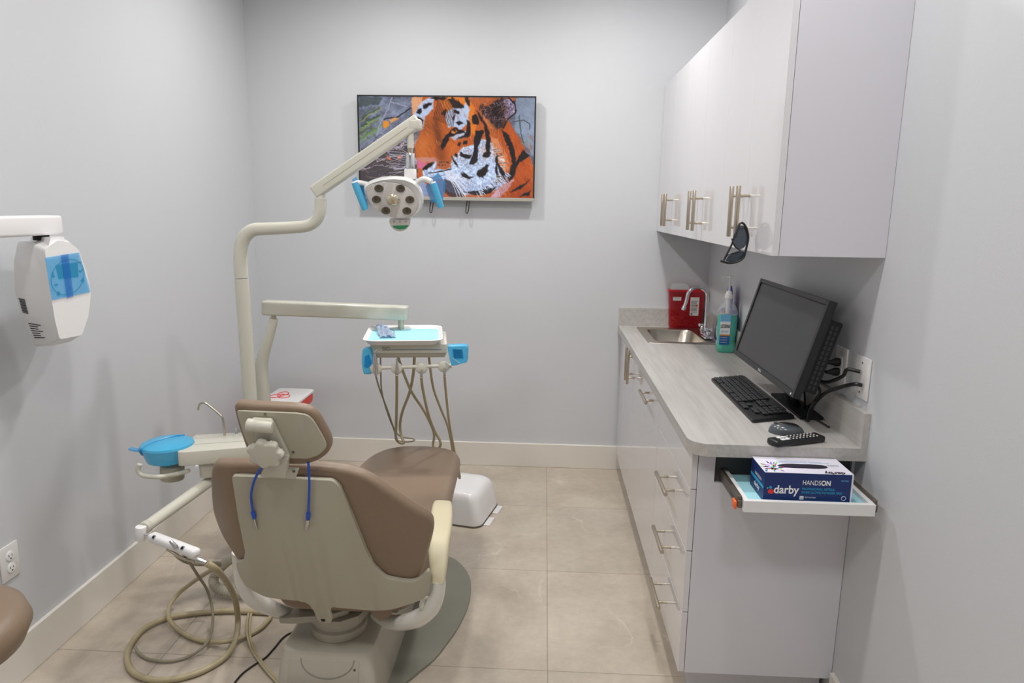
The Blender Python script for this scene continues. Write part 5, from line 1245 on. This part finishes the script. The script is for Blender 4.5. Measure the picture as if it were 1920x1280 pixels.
# ------------------------------------------------------------------ waste bin
wb = thing('waste_bin', 'white lidded waste bin with red bag in the back left corner', 'waste bin', (-1.55, 3.83, 0))
wx0, wx1, wy0, wy1 = -1.595, -1.375, 3.62, 4.05
MB().loft([rrect(wx0+.03, wx1-.03, wy0+.03, wy1-.03, .03, .001), rrect(wx0+.012, wx1-.012, wy0+.012, wy1-.012, .03, .44)]).build('bin_body', 'white', wb, ang=50)
MB().loft([rrect(wx0+.004, wx1-.006, wy0+.004, wy1-.006, .03, .432), rrect(wx0+.003, wx1-.002, wy0+.003, wy1-.004, .03, .462), rrect(wx0+.004, wx1-.004, wy0+.004, wy1-.006, .03, .486)]).build('red_liner_bag', 'red', wb, ang=50)
MB().loft([rrect(wx0, wx1, wy0, wy1, .02, .487), rrect(wx0, wx1, wy0, wy1, .02, .498), rrect(wx0+.006, wx1-.006, wy0+.006, wy1-.006, .02, .503)]).build('lid', 'white', wb, ang=50)
bh = MB(); bcn = at(527, 741, 'z', .5036)
for k in range(3):
    a = PI/2+2*PI*k/3; cxx, cyy = bcn.x+.030*math.cos(a), bcn.y+.038*math.sin(a)
    bh.tube([(cxx+.030*math.cos(a+t), cyy+.038*math.sin(a+t), .5042) for t in [.5+PI*2*j/12*.85-.85*PI+PI*.0 for j in range(13)]], .0022, 6, n=2)
bh.tube([(bcn.x+.02*math.cos(t), bcn.y+.026*math.sin(t), .5042) for t in [2*PI*j/12 for j in range(12)]], .0018, 6, n=2, closed=True)
bh.build('biohazard_mark', 'redink', wb)

# ------------------------------------------------------------------ left wall: x-ray head, outlet
xr = thing('xray_unit', 'white wall-mounted x-ray unit hanging from a bracket on the left wall', 'x-ray unit', (-1.6, 2.1, 1.15))
XF, XBk = -1.46, -1.62
fr_ = [(84, 468), (90, 520), (97, 562), (103, 600), (112, 636), (154, 628), (166, 592), (171, 548), (163, 512), (148, 468), (132, 455), (108, 450)]
bk_ = [(33, 452), (26, 492), (27, 545), (40, 590), (66, 650), (100, 648), (130, 640), (150, 590), (150, 545), (140, 500), (120, 452), (80, 446)]
fr3 = [at(x, y, 'x', XF) for x, y in fr_]; bk3 = [at(x, y, 'x', XBk) for x, y in bk_]
mid3 = [a*.62+b*.38 for a, b in zip(fr3, bk3)]
md_c = sum(fr3, Vector())/len(fr3)
mid3 = [p+(p-md_c)*.05 for p in mid3]
MB().loft([rnd(bk3, .01, 3), rnd(mid3, .01, 3), rnd(fr3, .01, 3)]).build('housing', 'white', xr, ang=28)
MB().loft([[at(x, y, 'x', -1.60) for x, y in [(58, 444), (54, 466), (120, 466), (112, 443)]], [at(x, y, 'x', -1.47) for x, y in [(95, 444), (88, 476), (128, 476), (120, 444)]]]).build('neck', 'white', xr, smooth=False)
ptp = at(115, 420, 'x', -1.52)
MB().box(-1.58, -1.50, 1.2, at(119, 420, 'x', -1.50).y, at(100, 443, 'x', -1.5).z+.004, at(100, 404, 'x', -1.5).z, .008, 3).build('bracket_arm', 'white', xr)
nkz = at(100, 443, 'x', -1.5).z
MB().cyl((-1.54, 2.09, nkz-.012), (-1.54, 2.09, nkz+.004), .022, seg=24).build('swivel', 'blackm', xr)
mbk = MB().box(XL+.0005, -1.578, 1.25, 1.40, nkz-.03, nkz+.08, .006, 2); mbk.build('wall_bracket', 'armcream', xr)
fo = (fr3[4]-fr3[0]); 
pX = lambda x, y, o=.0015: at(x, y, 'x', XF+o)
MB().prism([pX(x, y, .0008) for x, y in [(104, 497), (145, 491), (147, 519), (110, 523)]], (.0006, 0, 0)).build('display', 'blackm', xr, smooth=False)
ic = MB()
def tri(a): ic.prism([pX(x, y, .0012) for x, y in a], (.0006, 0, 0))
tri([(96, 516), (101, 515), (103, 519), (98, 520)]); tri([(97, 511), (100, 510), (101, 514), (98, 515)])
tri([(102, 533), (108, 532), (108.5, 534.5), (102.5, 535.5)])
tri([(151.5, 525), (158, 524), (158.2, 526), (151.8, 527)]); tri([(154, 521.5), (156, 521.3), (156.6, 529.5), (154.6, 529.8)])
tri([(107, 547), (111, 546), (112, 553), (108, 554)]); tri([(147, 508), (149, 506), (151, 508), (155, 503), (155.5, 505), (151, 511)])
tri([(130, 536), (132, 536), (133, 543), (131, 543)])
ic.tube([pX(127+31*math.cos(t), 519+33*math.sin(t)-6*math.cos(t), .0014) for t in [2*PI*k/24 for k in range(24)]], .0009, 5, n=2, closed=True)
ic.build('panel_symbols', 'ink', xr, smooth=False)
MB().prism([pX(x, y, .0012) for x, y in [(145, 491), (153, 490), (153.5, 492), (145.5, 493)]], (.0006, 0, 0)).build('red_mark', 'redink', xr, smooth=False)
def onface(pts, quad, off):
    return pts
xf_ = thing('barrier_film', 'blue plastic film taped over the x-ray control panel', 'barrier film', tuple(pX(127, 560)))
MB().prism([pX(x, y, .0026) for x, y in [(84, 483), (148, 473), (170, 547), (97, 563)]], (.0008, 0, 0)).build('film_sheet', mat('blue_sheet', (52, 182, 238), .2, alpha=.38), xf_, smooth=False)
MB().prism([pX(x, y, .0038) for x, y in [(114, 478), (128, 476), (138, 556), (126, 559)]], (.0006, 0, 0)).build('film_tape', mat('blue_tape', (6, 120, 215), .2, alpha=.3), xf_, smooth=False)
# side labels (on the camera-facing flank)
def flank(u, v): # u: 0 back .. 1 front, v: 0 top .. 1 bottom between outline points 1..4
    bks = [bk3[1], bk3[2], bk3[3], bk3[4]]; ms = [mid3[1], mid3[2], mid3[3], mid3[4]]
    t = v*3; i = min(2, int(t)); w = t-i
    a = bks[i]*(1-w)+bks[i+1]*w; b = ms[i]*(1-w)+ms[i+1]*w
    return a*(1-u)+b*u+Vector((.001, -.0022, 0))
bar = MB()
vv0 = .42
k = 0
while vv0 < .62:
    dv = .006 if k % 3 else .012
    bar.prism([flank(.12, vv0), flank(.42, vv0), flank(.42, vv0+dv), flank(.12, vv0+dv)], (0, -.0006, 0)); vv0 += dv+.006; k += 1
bar.build('barcode_label', 'ink', xr, smooth=False)
lb_ = MB()
for k in range(7):
    v0 = .74+.026*k; u1 = .9 if k in (0, 3, 6) else .7; lb_.prism([flank(.22, v0), flank(u1, v0), flank(u1, v0+.010), flank(.22, v0+.010)], (0, -.0006, 0))
lb_.build('rating_label', 'ink', xr, smooth=False)

lo_ = thing('power_outlet', 'white duplex power outlet low on the left wall', 'power outlet', (XL, 2.05, .37))
yo, zo = 2.053, .427
MB().box(XL+.0004, XL+.007, yo-.040, yo+.040, zo-.060, zo+.060, .003, 2).build('cover_plate', 'whited', lo_)
for dz in (.021, -.021):
    s_ = MB().lathe((XL+.0072, yo, zo+dz), (1, 0, 0), [(0, 0), (.0165, 0), (.0165, .0025), (.015, .003), (0, .003)], 24).build('socket_face', 'white', lo_)
    sl_ = MB(); sl_.box(XL+.0103, XL+.0108, yo-.008, yo-.006, zo+dz-.001, zo+dz+.007); sl_.box(XL+.0103, XL+.0108, yo+.005, yo+.007, zo+dz-.001, zo+dz+.006); sl_.cyl((XL+.0103, yo, zo+dz-.008), (XL+.0108, yo, zo+dz-.008), .0025, seg=10)
    sl_.build('slots', 'blackm', s_, smooth=False)

# ------------------------------------------------------------------ operator stool at the left edge
st = thing('operator_stool', 'taupe upholstered stool at the bottom left edge of the photo', 'stool', (-1.30, 1.30, 0))
sC = at(22, 1210, 'y', 1.32)
scx = sC.x-.20; scz = sC.z
MB().lathe((scx, 1.32, scz), (0, 0, 1), [(0, -.05), (.15, -.05), (.185, -.035), (.20, 0), (.19, .03), (.165, .045), (.1, .05), (0, .052)], 48).build('seat', 'leather', st, ang=60)
MB().cyl((scx, 1.32, .10), (scx, 1.32, scz-.051), .025, seg=20).build('gas_column', 'chrome', st)
for k in range(5):
    a = 2*PI*k/5+.3; e = Vector((scx+.22*math.cos(a), 1.32+.22*math.sin(a), .062))
    MB().tube([(scx+.02*math.cos(a), 1.32+.02*math.sin(a), .10), e], [.018, .012], 10, smooth=False).build('leg', 'chrome', st)
    tn = Vector((-math.sin(a), math.cos(a), 0)); MB().cyl(Vector((e.x, e.y, .0265))-tn*.011, Vector((e.x, e.y, .0265))+tn*.011, .026, seg=20).build('caster', 'black', st)

# ------------------------------------------------------------------ world and view
w = bpy.data.worlds.new('world'); S.world = w; w.use_nodes = True
w.node_tree.nodes['Background'].inputs['Color'].default_value = (.8, .85, 1, 1); w.node_tree.nodes['Background'].inputs['Strength'].default_value = .0
S.view_settings.view_transform = 'Standard'; S.view_settings.look = 'None'; S.view_settings.gamma = 1
S.view_settings.use_curve_mapping = False
S.view_settings.exposure = -.6
S.cycles.max_bounces = 10; S.cycles.diffuse_bounces = 6; S.cycles.transparent_max_bounces = 12
S.cycles.use_denoising = True
